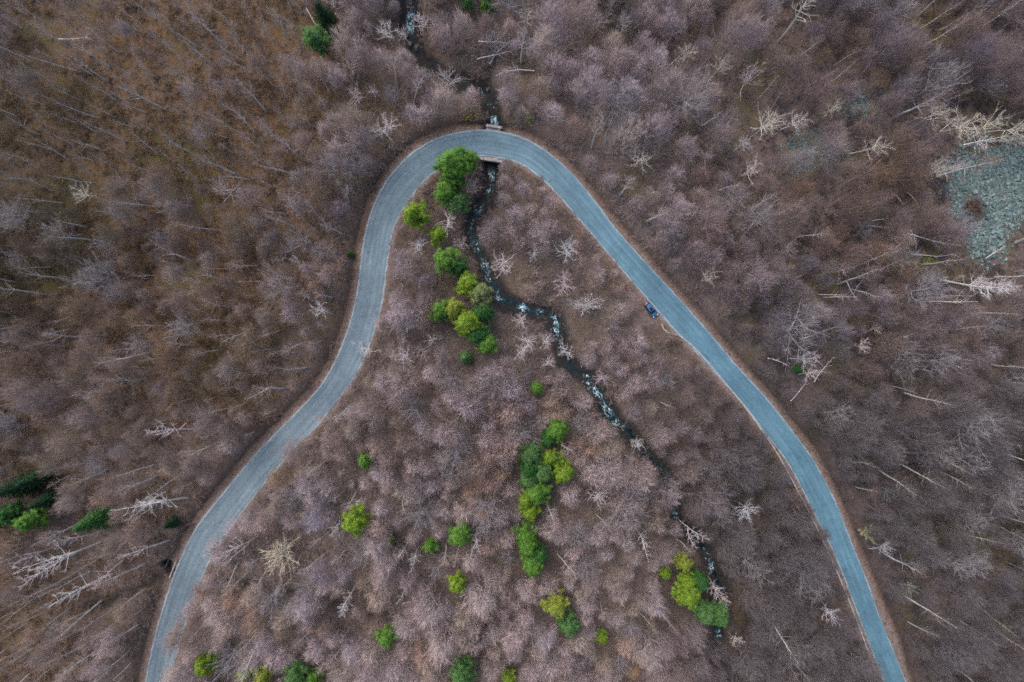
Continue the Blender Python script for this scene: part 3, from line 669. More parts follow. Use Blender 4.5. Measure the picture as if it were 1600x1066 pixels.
LIME, GREEN, DARK, PALE, TEAL, YEL = (0.200, 0.350, 0.040), (0.120, 0.290, 0.052), (0.045, 0.165, 0.045), (0.240, 0.330, 0.150), (0.100, 0.235, 0.085), (0.270, 0.360, 0.065)
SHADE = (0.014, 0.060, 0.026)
EG = 'green conifers among the bare trees'
EVER = [
 (703, 247, 24, 'pine', GREEN, 'large round deep green pine overhanging the road bend', 'the big green pine at the bend'),
 (733, 247, 15, 'pine', GREEN, 'green pine between the big bend pine and the bridge parapet', None),
 (707, 281, 17, 'pine', GREEN, 'bright green pine just below the big pine at the road bend', None),
 (697, 301, 18, 'pine', GREEN, 'bright green pine, third down in the row from the bend', None),
 (714, 311, 16, 'pine', TEAL, 'hazy bluish green pine right of the third pine from the bend', None),
 (649, 336, 17, 'pine', LIME, 'round lime yellow pine closest to the inner road edge', 'the lime pine by the road'),
 (682, 365, 12, 'pine', LIME, 'small lime pine right and below the lime pine by the road', None),
 (691, 402, 18, 'pine', GREEN, 'round mid green pine below the small lime pine', None),
 (716, 419, 14, 'pine', DARK, 'dark green pine between round mid green pine and a yellow-green one', None),
 (727, 442, 17, 'pine', LIME, 'yellow-green pine left of the pale green pine near the stream', None),
 (753, 455, 17, 'pine', PALE, 'pale washed-out green pine beside the stream', 'the pale green pine by the stream'),
 (690, 488, 14, 'pine', GREEN, 'green pine at the left end of the yellow pine clump', None),
 (709, 480, 15, 'pine', YEL, 'yellowest pine in the clump inside the loop', None),
 (727, 503, 19, 'pine', LIME, 'broad yellow-green pine in the middle of the clump inside the loop', 'the broad yellow-green pine'),
 (758, 487, 15, 'pine', DARK, 'dark green pine right of the broad yellow-green pine', None),
 (746, 519, 16, 'pine', DARK, 'dark bluish pine below the broad yellow-green pine', None),
 (757, 541, 15, 'pine', GREEN, 'mid green pine below the dark bluish pine', None),
 (727, 559, 12, 'spruce', TEAL, 'small pointed light green conifer, lowest of the upper conifer row', 'the lowest conifer of the upper row'),
 (841, 607, 9, 'pine', GREEN, 'tiny bright green pine standing alone left of the stream', 'the tiny lone green pine'),
 (875, 675, 14, 'pine', GREEN, 'green pine at the top of the long central conifer strip', 'the top pine of the central strip'),
 (858, 686, 11, 'pine', DARK, 'small dark pine left of the top pine of the central strip', None),
 (834, 708, 15, 'pine', TEAL, 'hazy bluish pine at the upper left of the central strip', None),
 (861, 721, 12, 'pine', LIME, 'light green pine in the upper middle of the central strip', None),
 (879, 737, 14, 'pine', LIME, 'yellow-green pine sticking out right of the central strip', 'the pine sticking out of the central strip'),
 (828, 731, 13, 'pine', DARK, 'dark green pine on the left side of the central strip', None),
 (849, 743, 14, 'pine', TEAL, 'dull green pine in the heart of the central strip', None),
 (824, 752, 12, 'pine', TEAL, 'pale tipped green pine on the left side of the central strip, second down', None),
 (844, 772, 15, 'pine', GREEN, 'bright green pine in the lower right of the central strip', None),
 (827, 783, 12, 'pine', LIME, 'yellow-green pine in the lower left of the central strip', None),
 (828, 806, 12, 'pine', LIME, 'lime pine just above the gap in the central strip', None),
 (823, 835, 13, 'pine', GREEN, 'green pine just below the gap in the central strip', None),
 (825, 858, 14, 'pine', GREEN, 'green pine in the lower block of the central strip', None),
 (843, 872, 13, 'pine', DARK, 'dark green pine at the lower right end of the central strip', None),
 (828, 884, 14, 'pine', GREEN, 'green pine at the very bottom of the central strip', 'the bottom pine of the central strip'),
 (568, 720, 11, 'pine', GREEN, 'small round green pine alone beside the left road leg', 'the small round pine by the left leg'),
 (547, 817, 19, 'pine', LIME, 'wide lime pine between white birches in the lower left wood', 'the wide lime pine'),
 (671, 852, 10, 'pine', GREEN, 'small oval green pine left of a bigger green pine', 'the small oval pine'),
 (718, 842, 17, 'pine', GREEN, 'bigger green pine right of the small oval pine', 'the bigger pine beside the oval one'),
 (609, 845, 7, 'pine', LIME, 'tiny lime pine between the wide lime pine and the small oval pine', None),
 (711, 915, 14, 'pine', LIME, 'patchy yellow-green pine below the bigger green pine', 'the patchy yellow-green pine'),
 (603, 1004, 14, 'pine', GREEN, 'round green pine alone near the bottom edge, lower left wood', 'the round pine near the bottom edge'),
 (318, 1047, 15, 'pine', LIME, 'lime pine at the bottom edge beside the left road leg', 'the lime pine at the bottom left'),
 (381, 1058, 11, 'pine', LIME, 'small lime pine on the bottom edge, second from the road', None),
 (408, 1057, 12, 'pine', YEL, 'yellowish pine on the bottom edge, third from the road', None),
 (460, 1057, 15, 'pine', TEAL, 'dull green pine on the bottom edge, fourth from the road', None),
 (490, 1062, 12, 'pine', GREEN, 'green pine on the bottom edge, fifth from the road', None),
 (725, 1055, 18, 'pine', TEAL, 'hazy green pine on the bottom edge, middle of the picture', None),
 (795, 1061, 11, 'pine', LIME, 'small green pine cut by the bottom edge, right of the hazy one', None),
 (870, 955, 17, 'pine', YEL, 'yellow-green pine at the top of the lower double pine', 'the yellow half of the double pine'),
 (886, 982, 16, 'pine', TEAL, 'bluish green pine under the yellow one in the lower double pine', None),
 (939, 997, 9, 'pine', LIME, 'tiny bright green pine right of the lower double pine', 'the tiny pine right of the double pine'),
 (1040, 896, 8, 'pine', LIME, 'tiny lime pine left of the conifer row by the lower stream', None),
 (1068, 884, 12, 'pine', YEL, 'yellow-green pine topping the conifer row by the lower stream', 'the top of the lower stream conifers'),
 (1076, 910, 14, 'pine', LIME, 'yellow-green pine second down in the conifer row by the lower stream', None),
 (1096, 915, 14, 'pine', DARK, 'darker green pine nearest the water in the lower conifer row', None),
 (1074, 938, 18, 'pine', LIME, 'broad yellow-green pine midway down the lower stream conifers', None),
 (1101, 963, 17, 'pine', TEAL, 'dull green pine in the lower stream conifers, below the broad one', None),
 (1131, 966, 16, 'pine', TEAL, 'bluish green pine at the right end of the lower stream conifers', 'the right end of the lower stream conifers'),
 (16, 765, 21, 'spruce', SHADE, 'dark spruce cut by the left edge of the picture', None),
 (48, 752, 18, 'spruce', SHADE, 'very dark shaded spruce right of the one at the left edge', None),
 (42, 815, 17, 'pine', GREEN, 'mid green conifer at lower left, below the very dark spruce', 'the mid green conifer at the left edge'),
 (6, 808, 16, 'pine', DARK, 'green conifer touching the left edge', None),
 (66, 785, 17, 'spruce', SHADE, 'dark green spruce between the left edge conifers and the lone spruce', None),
 (138, 818, 20, 'spruce', DARK, 'lone green spruce left of the culvert and the road', 'the lone spruce left of the road'),
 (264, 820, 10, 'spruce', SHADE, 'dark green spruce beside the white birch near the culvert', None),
 (492, 54, 17, 'pine', TEAL, 'bluish green pine below the dark spruce at the top edge', 'the bluish pine near the top edge'),
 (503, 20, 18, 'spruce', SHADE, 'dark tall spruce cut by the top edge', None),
 (760, 0, 12, 'spruce', GREEN, 'green spruce cut by the top edge right of the stream', None),
 (730, 2, 9, 'pine', TEAL, 'small dull conifer at the top edge near the stream', None),
 (1252, 577, 8, 'spruce', DARK, 'small dark green conifer under white birches right of the road', None),
 (546, 397, 6, 'spruce', DARK, 'small dark conifer on the bank outside the left leg', None),
]
for px, py, r, kind, c, lab, short in EVER:
    tree_at(px, py, r * ((1.5 if 800 < px < 890 and 660 < py < 890 else 1.32) if kind == 'pine' else 1.15), kind, 'pine_tree' if kind == 'pine' else 'spruce_tree', lab, EG, short, c, 1.0 if r > 11 else 0.9)

W1, W2, W3, W4, W5 = (1, 1, 1), (0.97, 0.89, 0.90), (0.82, 0.84, 0.90), (0.86, 0.83, 0.72), (0.62, 0.55, 0.55)
BG = 'pale birches among the brown trees'
BIRCH = [
 (603, 48, 18, 'birch', W1, 'white birch left of the upper stream, below the top edge', 'the white birch left of the upper stream'),
 (657, 30, 17, 'birch', W2, 'pale birch leaning over the foam of the upper stream', None),
 (636, 52, 12, 'birch', W1, 'small white birch standing in the upper stream bend', None),
 (598, 190, 22, 'birch', W2, 'white birch above the left shoulder of the road bend', 'the white birch above the bend'),
 (552, 103, 18, 'birch', W5, 'greyish birch up left of the road bend, above a pinkish one', None),
 (548, 143, 18, 'birch', W5, 'pinkish grey birch up left of the road bend, below a greyish one', None),
 (592, 135, 10, 'birch', W2, 'small pale birch between the pinkish birch and the upper stream', None),
 (697, 122, 25, 'birch', W5, 'wide grey birch hanging over the hidden stretch of upper stream', None),
 (520, 10, 17, 'birch', W2, 'pale birch at the top edge beside the dark spruce', None),
 (828, 28, 14, 'birch', W4, 'cream birch near the top edge right of the stream', 'the cream birch near the top edge'),
 (1078, 85, 15, 'birch', W4, 'small cream birch in the upper right wood, left of its twin', 'the small cream birch'),
 (1122, 107, 17, 'birch', W4, 'cream birch right of the small cream birch', None),
 (1015, 247, 21, 'birch', W4, 'cream birch right of the road bend on the slope', 'the cream birch right of the bend'),
 (1108, 242, 14, 'birch', W5, 'dull beige birch right of the cream birch on the slope', None),
 (1204, 188, 26, 'birch', W4, 'big cream white birch left of the upper scree patch', 'the big birch by the scree patch'),
 (1242, 186, 17, 'birch', W1, 'white birch touching the big cream birch by the scree', None),
 (1310, 168, 16, 'birch', W4, 'cream birch above the upper scree patch', None),
 (1160, 225, 14, 'birch', W3, 'bluish white birch below left of the big cream birch', None),
 (1175, 262, 17, 'birch', W2, 'pinkish white birch below the bluish white birch', None),
 (1270, 5, 24, 'tallbirch', W4, 'cream birch cut by the top edge, upper right', 'the cream birch at the upper right edge'),
 (1360, 222, 20, 'birch', W4, 'low cream birch between the two scree patches', None),
 (1472, 174, 22, 'birch', W4, 'leftmost cream birch in the row above the big scree', 'the leftmost birch above the big scree'),
 (1520, 183, 26, 'birch', W4, 'dense cream birch second in the row above the big scree', None),
 (1560, 192, 24, 'birch', W4, 'dense cream birch third in the row above the big scree', None),
 (1596, 182, 24, 'birch', W4, 'dense cream birch at the right edge above the big scree', None),
 (1545, 214, 18, 'birch', W1, 'white birch on the upper rim of the big scree', None),
 (1474, 262, 20, 'birch', W4, 'olive cream birch on the left rim of the big scree', None),
 (1500, 250, 12, 'birch', W2, 'small pinkish birch on the left rim of the big scree', None),
 (1560, 425, 25, 'tallbirch', W1, 'broad white birch below the big scree near the right edge', 'the broad birch below the big scree'),
 (1592, 432, 18, 'tallbirch', W2, 'pinkish white birch at the right edge below the big scree', None),
 (1570, 450, 15, 'birch', W3, 'bluish white birch under the broad birch near the right edge', None),
 (1255, 562, 18, 'birch', W3, 'bluish white birch above the small dark conifer, right wood', 'the birch above the small dark conifer'),
 (1266, 588, 15, 'birch', W2, 'pinkish birch below the small dark conifer, right wood', None),
 (1353, 541, 12, 'birch', W2, 'small spiky white birch alone in the right wood', 'the small spiky birch'),
 (1372, 512, 10, 'birch', W4, 'small forked pale birch above the small spiky birch', None),
 (1112, 436, 16, 'birch', W4, 'faint cream birch just right of the road above the car', None),
 (914, 478, 30, 'broad', W1, 'wide bright white spreading birch above the stream bend', 'the bright spreading birch'),
 (873, 393, 20, 'birch', W3, 'white birch inside the loop, up from the pink birch', 'the white birch inside the loop'),
 (833, 402, 12, 'birch', W3, 'small grey white birch left of the white birch inside the loop', None),
 (893, 442, 20, 'birch', (0.86, 0.68, 0.76), 'pink tinted birch inside the loop above the bright spreading one', None),
 (808, 505, 15, 'birch', W2, 'pale birch left of the stream bend, upper left of three', None),
 (822, 527, 17, 'birch', W2, 'white birch left of the stream bend, middle of three', 'the middle birch left of the stream bend'),
 (824, 548, 16, 'birch', W2, 'white birch left of the stream bend, lower of three', None),
 (860, 540, 15, 'birch', W2, 'pinkish birch close to the left bank below the stream bend', None),
 (856, 564, 13, 'birch', W2, 'small pinkish birch below the one on the left bank', None),
 (881, 558, 14, 'birch', W2, 'white birch overhanging the stream below its bend', None),
 (645, 373, 15, 'birch', W3, 'white birch inside the loop near the left road leg', 'the white birch near the left leg'),
 (697, 347, 18, 'birch', W2, 'pinkish white birch right of the lime pine by the road', None),
 (725, 375, 15, 'birch', W5, 'grey birch between the pines and the upper inner stream', None),
 (735, 287, 17, 'birch', W5, 'grey starburst birch just below the bridge, left of the stream', None),
 (786, 412, 22, 'birch', W2, 'pale birch right of the inner stream across from the pale pine', None),
 (640, 552, 19, 'birch', W2, 'pinkish pale birch inside the loop right of the left leg', 'the pinkish birch inside the left leg'),
 (660, 540, 14, 'birch', W5, 'dull pink birch right above the pinkish pale birch', None),
 (505, 488, 16, 'birch', W1, 'white forked birch on the bank outside the left leg', 'the forked birch outside the left leg'),
 (567, 552, 17, 'birch', W1, 'white birch leaning out over the left road leg', 'the white birch over the left leg'),
 (441, 868, 32, 'broad', (1.0, 0.93, 0.72), 'large cream yellow dense birch in the lower left wood', 'the large cream yellow birch'),
 (237, 806, 21, 'tallbirch', W1, 'bright white birch left of the road above the culvert', 'the bright birch above the culvert'),
 (213, 788, 14, 'tallbirch', W2, 'smaller white birch left of the bright birch above the culvert', None),
 (213, 874, 15, 'tallbirch', W2, 'thin white birch left of the culvert', 'the thin birch left of the culvert'),
 (80, 885, 22, 'tallbirch', W1, 'tall white birch in the lower left corner wood, upper of pair', 'the tall birch in the lower left'),
 (55, 895, 18, 'tallbirch', W2, 'tall pale birch in the lower left corner wood, left of pair', None),
 (115, 932, 18, 'tallbirch', W1, 'tall white birch lowest of the group in the lower left', None),
 (140, 905, 14, 'tallbirch', W2, 'slim white birch right of the lower left birch group', None),
 (265, 684, 18, 'tallbirch', W2, 'pale birch left of the road in the mid left wood', 'the pale birch in the mid left wood'),
 (125, 300, 19, 'birch', W4, 'faint cream birch in the dark upper left wood', 'the cream birch in the dark left wood'),
 (190, 278, 14, 'birch', W5, 'small dull birch right of the faint cream birch at left', 'the small dull birch at left'),
 (350, 305, 22, 'birch', W5, 'wide mauve grey birch in the left wood, midway to the road', 'the wide mauve birch in the left wood'),
 (519, 826, 11, 'tallbirch', W2, 'small white birch touching the left side of the wide lime pine', None),
 (563, 795, 9, 'tallbirch', W2, 'tiny white birch above the right end of the wide lime pine', None),
 (545, 934, 10, 'tallbirch', W1, 'small fan shaped white birch by the dark gully', 'the fan birch by the gully'),
 (527, 966, 11, 'tallbirch', W1, 'fan shaped white birch below the dark gully', None),
 (626, 868, 9, 'tallbirch', W2, 'small white birch left of a pair near the oval pine', None),
 (644, 878, 10, 'tallbirch', W1, 'small white birch right of a pair near the oval pine', 'the small birch pair'),
 (631, 934, 8, 'tallbirch', W1, 'tiny white birch below the small birch pair', None),
 (740, 856, 10, 'tallbirch', W2, 'small pale birch right below the bigger green pine', None),
 (370, 864, 13, 'tallbirch', W2, 'pale birch right of the road near the large cream yellow birch', None),
 (930, 792, 18, 'birch', W2, 'pale branching birch right of the central conifer strip', 'the branching birch right of the strip'),
 (1007, 845, 11, 'tallbirch', W1, 'small white birch alone between strip and lower stream', 'the small white birch before the stream'),
 (1085, 838, 14, 'tallbirch', W2, 'pink white birch hanging over the lower stream', None),
 (1122, 918, 14, 'birch', W2, 'pinkish birch right beside the lower stream conifers', None),
 (1135, 932, 12, 'birch', W2, 'pinkish birch at the far right bank by the lower conifers', None),
 (1000, 697, 13, 'birch', W1, 'white birch where the stream leaves the cascades', None),
 (976, 628, 14, 'birch', W5, 'dull pink birch right of the cascades', None),
 (943, 588, 15, 'birch', (0.75, 0.6, 0.68), 'mauve birch above right of the cascades', None),
 (1382, 872, 14, 'birch', W3, 'bluish white birch outside the right road leg', 'the bluish birch outside the right leg'),
 (1173, 800, 21, 'birch', W3, 'bluish grey starburst birch inside the right road leg', 'the starburst birch inside the right leg'),
 (1150, 1005, 11, 'birch', W2, 'small pale birch beside the lowest visible stream', None),
 (30, 880, 14, 'tallbirch', W2, 'slim pale birch nearest the left edge in the lower left', None),
 (105, 855, 13, 'tallbirch', W2, 'thin pale birch just below the lone spruce', None),
 (935, 30, 18, 'birch', W5, 'faint grey birch near the top edge above the right slope', None),
 (885, 75, 18, 'birch', W5, 'dull grey birch right of the bowed white log', None),
 (1180, 120, 24, 'birch', W5, 'wide faint grey birch right of the cream pair', None),
 (1585, 205, 17, 'birch', W4, 'cream birch over the top right corner of the scree', None),
 (1495, 195, 16, 'birch', W4, 'small cream birch between the leftmost and the dense ones', None),
 (1535, 440, 16, 'birch', W2, 'pale birch left of the broad birch below the scree', None),
 (1318, 420, 13, 'birch', W2, 'small pink white birch above the clearing logs', None),
 (1230, 400, 16, 'birch', W5, 'dull birch midway between road and clearing logs', None),
 (1305, 955, 16, 'birch', W3, 'faint bluish birch just inside the lower right road', None),
]
for px, py, r, kind, c, lab, short in BIRCH:
    tree_at(px, py, r, kind, 'birch_tree', lab, BG, short, c, {'birch': 1.2 if r < 13 else 1.05, 'tallbirch': 1.15 if r < 13 else (0.85 if r > 17 else 1.0), 'broad': 0.9}[kind],
            (float(RNG.normal(0, .08)), float(RNG.normal(0, .08))))
    if px == 914:
        BO = [o for o in COL.objects if o.get('label') == lab][0]; BO.scale.y *= 0.58; BO.rotation_euler.z = 0.18

# pale fallen and leaning stems, built further down
LOGS = [ # base px, tip px, colour, label
 (747, 64, 815, 66, W2, 'straight pale log lying across the gully near the top edge'), (745, 92, 800, 72, W3, 'slanting grey log under the straight pale log near the top'), (765, 100, 786, 45, W3, 'thin stem crossing the pale logs steeply near the top'),
 (835, 110, 785, 106, W1, 'white bowed log right of the upper stream'), (775, 118, 800, 106, W2, 'short white log left below the bowed log'), (592, 75, 604, 112, W4, 'cream stick lying left of the upper stream'),
 (478, 12, 505, 48, W4, 'long thin cream stem leaning beside the dark spruce'), (90, 60, 142, 58, W4, 'crooked cream branch lying in the upper left corner'), (455, 398, 472, 404, W3, 'short grey log left of the left road leg'),
 (1252, 504, 1282, 540, W1, 'white log crossing the long pale log in the right wood'), (1250, 531, 1318, 514, W1, 'long pale log lying flat in the right wood clearing'), (1235, 515, 1275, 458, W3, 'thin dark stem leaning across the clearing logs'),
 (1322, 438, 1348, 475, W2, 'pale straight stem above the clearing in the right wood'), (1334, 460, 1346, 436, W3, 'bent thin stem beside the pale straight stem'), (1280, 460, 1325, 460, W2, 'pale horizontal stem left of the straight stem'),
 (1273, 597, 1293, 553, W1, 'curved white stem right of the birches near the road'), (1236, 627, 1270, 598, W3, 'grey stem lying below the curved white stem'), (1355, 392, 1383, 420, W2, 'straight grey white stem in the upper clearing, right wood'),
 (1440, 472, 1530, 473, W1, 'long white fallen birch stem with upturned branches, right wood'), (1420, 365, 1502, 388, W1, 'long bowed white stem left below the big scree'), (1425, 397, 1500, 398, W3, 'straight pale stem below the bowed white stem'),
 (1424, 360, 1440, 392, W2, 'short stem crossing left of the bowed white stem'), (1541, 404, 1568, 382, W1, 'pale stem slanting over the foot of the scree'), (1520, 442, 1580, 455, W2, 'pale stem reaching right under the broad birch'),
 (1362, 345, 1395, 341, W3, 'greenish grey log left of the scree on dark moss'), (1352, 353, 1390, 352, W3, 'second grey log below the log on dark moss'), (1216, 335, 1250, 320, W3, 'bluish log lying below the upper scree patch'),
 (1398, 302, 1414, 320, W2, 'short pale stick right of the upper mossy clearing'), (1418, 300, 1438, 314, W2, 'second short pale stick right of the first'), (1200, 560, 1235, 566, W2, 'straight pink white log right of the road, lower'),
 (1096, 196, 1134, 182, W1, 'thin forked white branch left of the bluish white birch'), (1125, 297, 1152, 286, W2, 'thin pale branch left below the pinkish white birch'), (1078, 343, 1098, 325, W4, 'thin cream stick on the slope above the bank'),
 (600, 598, 620, 586, W4, 'short crooked pale branch inside the left leg'), (1355, 724, 1372, 736, W3, 'short bluish stick in the lower right wood'), (1507, 226, 1578, 210, W1, 'long white stem fallen along the upper scree rim'), (1470, 205, 1500, 180, W4, 'cream stem lying left of the scree birches'),
]

# ------------------------------------------------------------------ the wood: where bare trees stand
SCP = np.array([(1482, 262), (1500, 240), (1560, 222), (1660, 212), (1660, 325), (1612, 342), (1578, 362), (1560, 398), (1540, 412), (1512, 400), (1503, 372), (1512, 350), (1488, 330), (1484, 290)], float)
def scree_mask(px, py):
    a = np.asarray(px, float); b = np.asarray(py, float); wob = 13 * (vnoise(a, b, 38, 61, 3) - .5) * 2
    shp = a.shape; A = np.atleast_1d(a).ravel(); B_ = np.atleast_1d(b).ravel(); q, _ = polydist(A, B_, np.vstack([SCP, SCP[:1]]), np.zeros(len(SCP) + 1)); r = np.zeros(A.shape, bool)
    for i in range(len(SCP)):
        (x1, y1), (x2, y2) = SCP[i], SCP[(i + 1) % len(SCP)]
        r ^= ((y1 > B_) != (y2 > B_)) & (A < (x2 - x1) * (B_ - y1) / (y2 - y1 + 1e-12) + x1)
    d1 = np.where(r, q, -q).reshape(shp); d1 = np.minimum(d1, np.hypot(a - 1524, b - 322) - 17)
    d2 = 30 - np.hypot((a - 1276) * 0.62, b - 238); d3 = 20 - np.hypot((a - 1344) * 0.8, b - 165)
    return np.maximum.reduce([d1 + wob, d2 + wob, d3 + wob])

def zone(px, py):
    """pole share, spacing (m), size factor, keep chance"""
    pole, sp, k = 0.08, 3.3, 1.0
    if px < 470 and py < 340: pole, sp, k = 0.80, 3.0, 0.75
    elif px < 230 and py > 850: pole, sp, k = 0.75, 2.7, 0.85
    elif px < 560 and py < 760 : pole, sp, k = 0.45, 2.9, 0.85
    elif 280 < px < 560 and py > 760: pole, sp, k = 0.30, 2.8, 0.95
    elif px > 1280 and py < 140: pole, sp, k = 0.35, 3.1, 0.95
    elif px > 1300 and py > 420: pole, sp, k = 0.16, 3.1, 1.0
    elif px > 900 and py < 420: pole, sp, k = 0.10, 3.5, 1.1
    elif 1040 < px < 1330 and py > 640: pole, sp, k = 0.02, 2.9, 1.05
    elif 760 < px < 1050 and 260 < py < 660: pole, sp, k = 0.03, 3.2, 0.8
    return pole, sp, k

class Hash:
    def __init__(self, c): self.c = c; self.d = {}
    def add(self, x, y, r): self.d.setdefault((int(x // self.c), int(y // self.c)), []).append((x, y, r))
    def hit(self, x, y, r):
        i, j = int(x // self.c), int(y // self.c)
        for a in (-1, 0, 1):
            for b in (-1, 0, 1):
                for (u, v, q) in self.d.get((i + a, j + b), ()):
                    if (u - x) ** 2 + (v - y) ** 2 < (r + q) ** 2: return True
        return False

N_TRY = 26000
tx = RNG.uniform(-150, 150, N_TRY); ty = RNG.uniform(-104, 104, N_TRY); tz = gz_at(tx, ty)
te = lookup(info['e'], tx, ty); ts = lookup(info['dS'], tx, ty); tin = lookup(info['inn'].astype(float), tx, ty) > .5
tpx, tpy = w2px(tx, ty, tz); tscree = scree_mask(tpx, tpy)
keep = Hash(12.0)
for x, y, r in KEEP: keep.add(x, y, r)
own = Hash(6.0)
dens = vnoise(tx, ty, 22, 19, 3)
vis = np.array([a for a in sc_ if not (675 < a[0] < 725 and a[1] < 130) and not (1062 < a[0] < 1092) and not (1121 < a[0] and a[1] > 915 and a[1] < 985)])
VSX, VSY = vis[:, 0], vis[:, 1]
gp = np.vstack([catmull(GUL[0], 4), catmull(GUL[1], 4), catmull(GUL[2], 4)]); GPX, GPY = gp[:, 0], gp[:, 1]
EVX, EVY, EVR = (np.array([e_[q] for e_ in EVER + [b for b in BIRCH if b[4] is not W5]], float) for q in (0, 1, 2))
lg = np.array([(a_[0] + (a_[2] - a_[0]) * f_, a_[1] + (a_[3] - a_[1]) * f_) for a_ in LOGS for f_ in np.linspace(0.05, 0.95, 7)]); LGX, LGY = lg[:, 0], lg[:, 1]
TREES = []      # kind, var, x, y, z, scale, rot, tilt
for i in range(N_TRY):
    x, y = tx[i], ty[i]; px, py = tpx[i], tpy[i]; pole, sp, k = zone(px, py)
    e = te[i]
    if e < (1.6 if tin[i] else 3.6): continue
    if ts[i] < 3.2: continue
    if (1040 < px < 1330 or 940 < px < 1040) and tin[i] and e < 4.0 and RNG.random() < .5: continue
    if np.hypot(x - PK[0], y - PK[1]) < 7.5: continue
    if tscree[i] > -6 and (px > 1440 or RNG.random() < .8): continue
    gap = dens[i]
    if gap < .36 and not tin[i] and RNG.random() < .6: continue
    spx = sp * (1.25 if gap < .40 else 1.0)
    ispole = RNG.random() < pole
    if ispole and tin[i] and px > 1000 and e < 14: ispole = False
    if own.hit(x, y, spx / 2): continue
    if keep.hit(x, y, 0.6 if ispole else 1.3): continue
    kind = 'pole' if ispole else ('grey' if RNG.random() < .13 and e > 7 else 'bare')
    sc = k * float(np.clip(RNG.lognormal(-.03, .24), .5, 1.6))
    if ispole: sc *= 0.92
    if e < 5 and not ispole and not (tin[i] and px < 520): sc *= .55 + .09 * max(e - 1.6, 0)
    hc, cr = PROTO[kind][0][5:7]; cpx, cpy = w2px(x, y, tz[i] + hc * sc); cr = cr * sc / S * .8
    if not ispole:       # leave the water and the conifers open to the sky, as they are
        if np.min(np.hypot(VSX - cpx, VSY - cpy)) < cr + 5 and RNG.random() < (.88 if cpy < 700 else .78 if cpy < 900 else .5): continue
    if scree_mask(cpx, cpy) > -0.5 * cr and RNG.random() < (.93 if cpx > 1440 else .8): continue
    if np.min(np.hypot(GPX - cpx, GPY - cpy)) < cr * .8 and RNG.random() < .75: continue
    if not ispole and np.any(np.hypot(LGX - cpx, LGY - cpy) < cr * .75) and RNG.random() < .85: continue
    if np.any(np.hypot(EVX - cpx, EVY - cpy) < EVR * 1.35 + cr * (.7 if not ispole else .1)): continue
    own.add(x, y, spx / 2)
    TREES.append([kind, int(RNG.integers(len(PROTO[kind]))), x, y, float(tz[i]), sc, float(RNG.uniform(0, 6.28)), (float(RNG.normal(0, .05)), float(RNG.normal(0, .05))), px, py])

# where the top of each tree shows in the photo
def crown_px(t):
    hc = PROTO[t[0]][t[1]][5] * t[5]; return w2px(t[2], t[3], t[4] + hc)
ZONES = [   # test on the photo, wording
 (lambda p, q, i: not i and p < 480 and q < 170, 'in the upper left corner of the wood'),
 (lambda p, q, i: not i and p < 480 and q < 340, 'in the left wood below the upper left corner'),
 (lambda p, q, i: not i and p < 700 and q < 260, 'between the upper stream and the left wood'),
 (lambda p, q, i: not i and p < 300 and q < 560, 'in the dark middle of the left wood'),
 (lambda p, q, i: not i and p < 620 and q < 560, 'in the left wood close outside the left road leg'),
 (lambda p, q, i: not i and p < 600 and q < 740, 'in the left wood above the left edge conifers'),
 (lambda p, q, i: not i and p < 420, 'in the lower left corner wood outside the road'),
 (lambda p, q, i: not i and p < 1000 and q < 300, 'on the slope above the bridge, right of the stream'),
 (lambda p, q, i: not i and q < 150, 'along the upper right edge of the wood'),
 (lambda p, q, i: not i and q < 330, 'around the scree patches in the right wood'),
 (lambda p, q, i: not i and p < 1290 and q < 600, 'on the bank outside the right road leg'),
 (lambda p, q, i: not i and q < 520, 'in the right wood below the big scree'),
 (lambda p, q, i: not i and q < 760, 'in the right wood halfway down the right edge'),
 (lambda p, q, i: not i, 'in the dark lower right corner wood'),
 (lambda p, q, i: i and q < 420 and p < 770, 'inside the loop between the bend and the pines'),
 (lambda p, q, i: i and q < 560 and p > 770, 'inside the loop between the stream and the right leg'),
 (lambda p, q, i: i and q < 640, 'inside the loop along the left leg'),
 (lambda p, q, i: i and p > 1110, 'inside the loop between lower stream and right leg'),
 (lambda p, q, i: i and p > 840 and q < 860, 'inside the loop between central strip and lower stream'),
 (lambda p, q, i: i and p > 840, 'inside the loop at the bottom right of the central strip'),
 (lambda p, q, i: i and q < 800 and p < 560, 'inside the loop along the lower left leg'),
 (lambda p, q, i: i and q < 880, 'inside the loop left of the central strip'),
 (lambda p, q, i: i and p < 480, 'inside the loop near the bottom of the left leg'),
 (lambda p, q, i: True, 'inside the loop along the bottom edge'),
]
def zone_words(p, q, i):
    for f, w in ZONES:
        if f(p, q, i): return w
cand = []
for n, t in enumerate(TREES):
    p, q = crown_px(t)
    if 6 < p < 1594 and 6 < q < 1060:
        cand.append((n, p, q, bool(lookup(info['inn'].astype(float), t[2], t[3])[0] > .5)))
single = {}
for kind, most in (('bare', 300), ('pole', 300), ('grey', 300)):
    c = sorted((c for c in cand if TREES[c[0]][0] == kind), key=lambda c: -TREES[c[0]][5])[:most]
    for n, p, q, i in c: single[n] = (p, q, i)
NAMED = []
for n, (p, q, i) in single.items():
    kind, v, x, y, z, sc, rz, tl = TREES[n][:8]; zw = zone_words(p, q, i)
    if kind == 'grey': nm, lab, gr = 'spreading_tree', 'wide bare grey tree ' + zw, 'wide grey trees ' + zw
    elif kind == 'bare': nm, lab, gr = 'bare_tree', 'large bare brown tree ' + zw, 'bare trees ' + zw
    else: nm, lab, gr = 'slender_tree', 'slender grey trunked bare tree ' + zw, 'slender trees ' + zw
    o = plant(nm, kind, v, x, y, z, sc, rz, None, tl); tag(o, lab, 'tree', gr); NAMED.append((o, p, q, {'bare': 'bare brown tree', 'pole': 'slender grey tree', 'grey': 'wide grey tree'}[kind]))

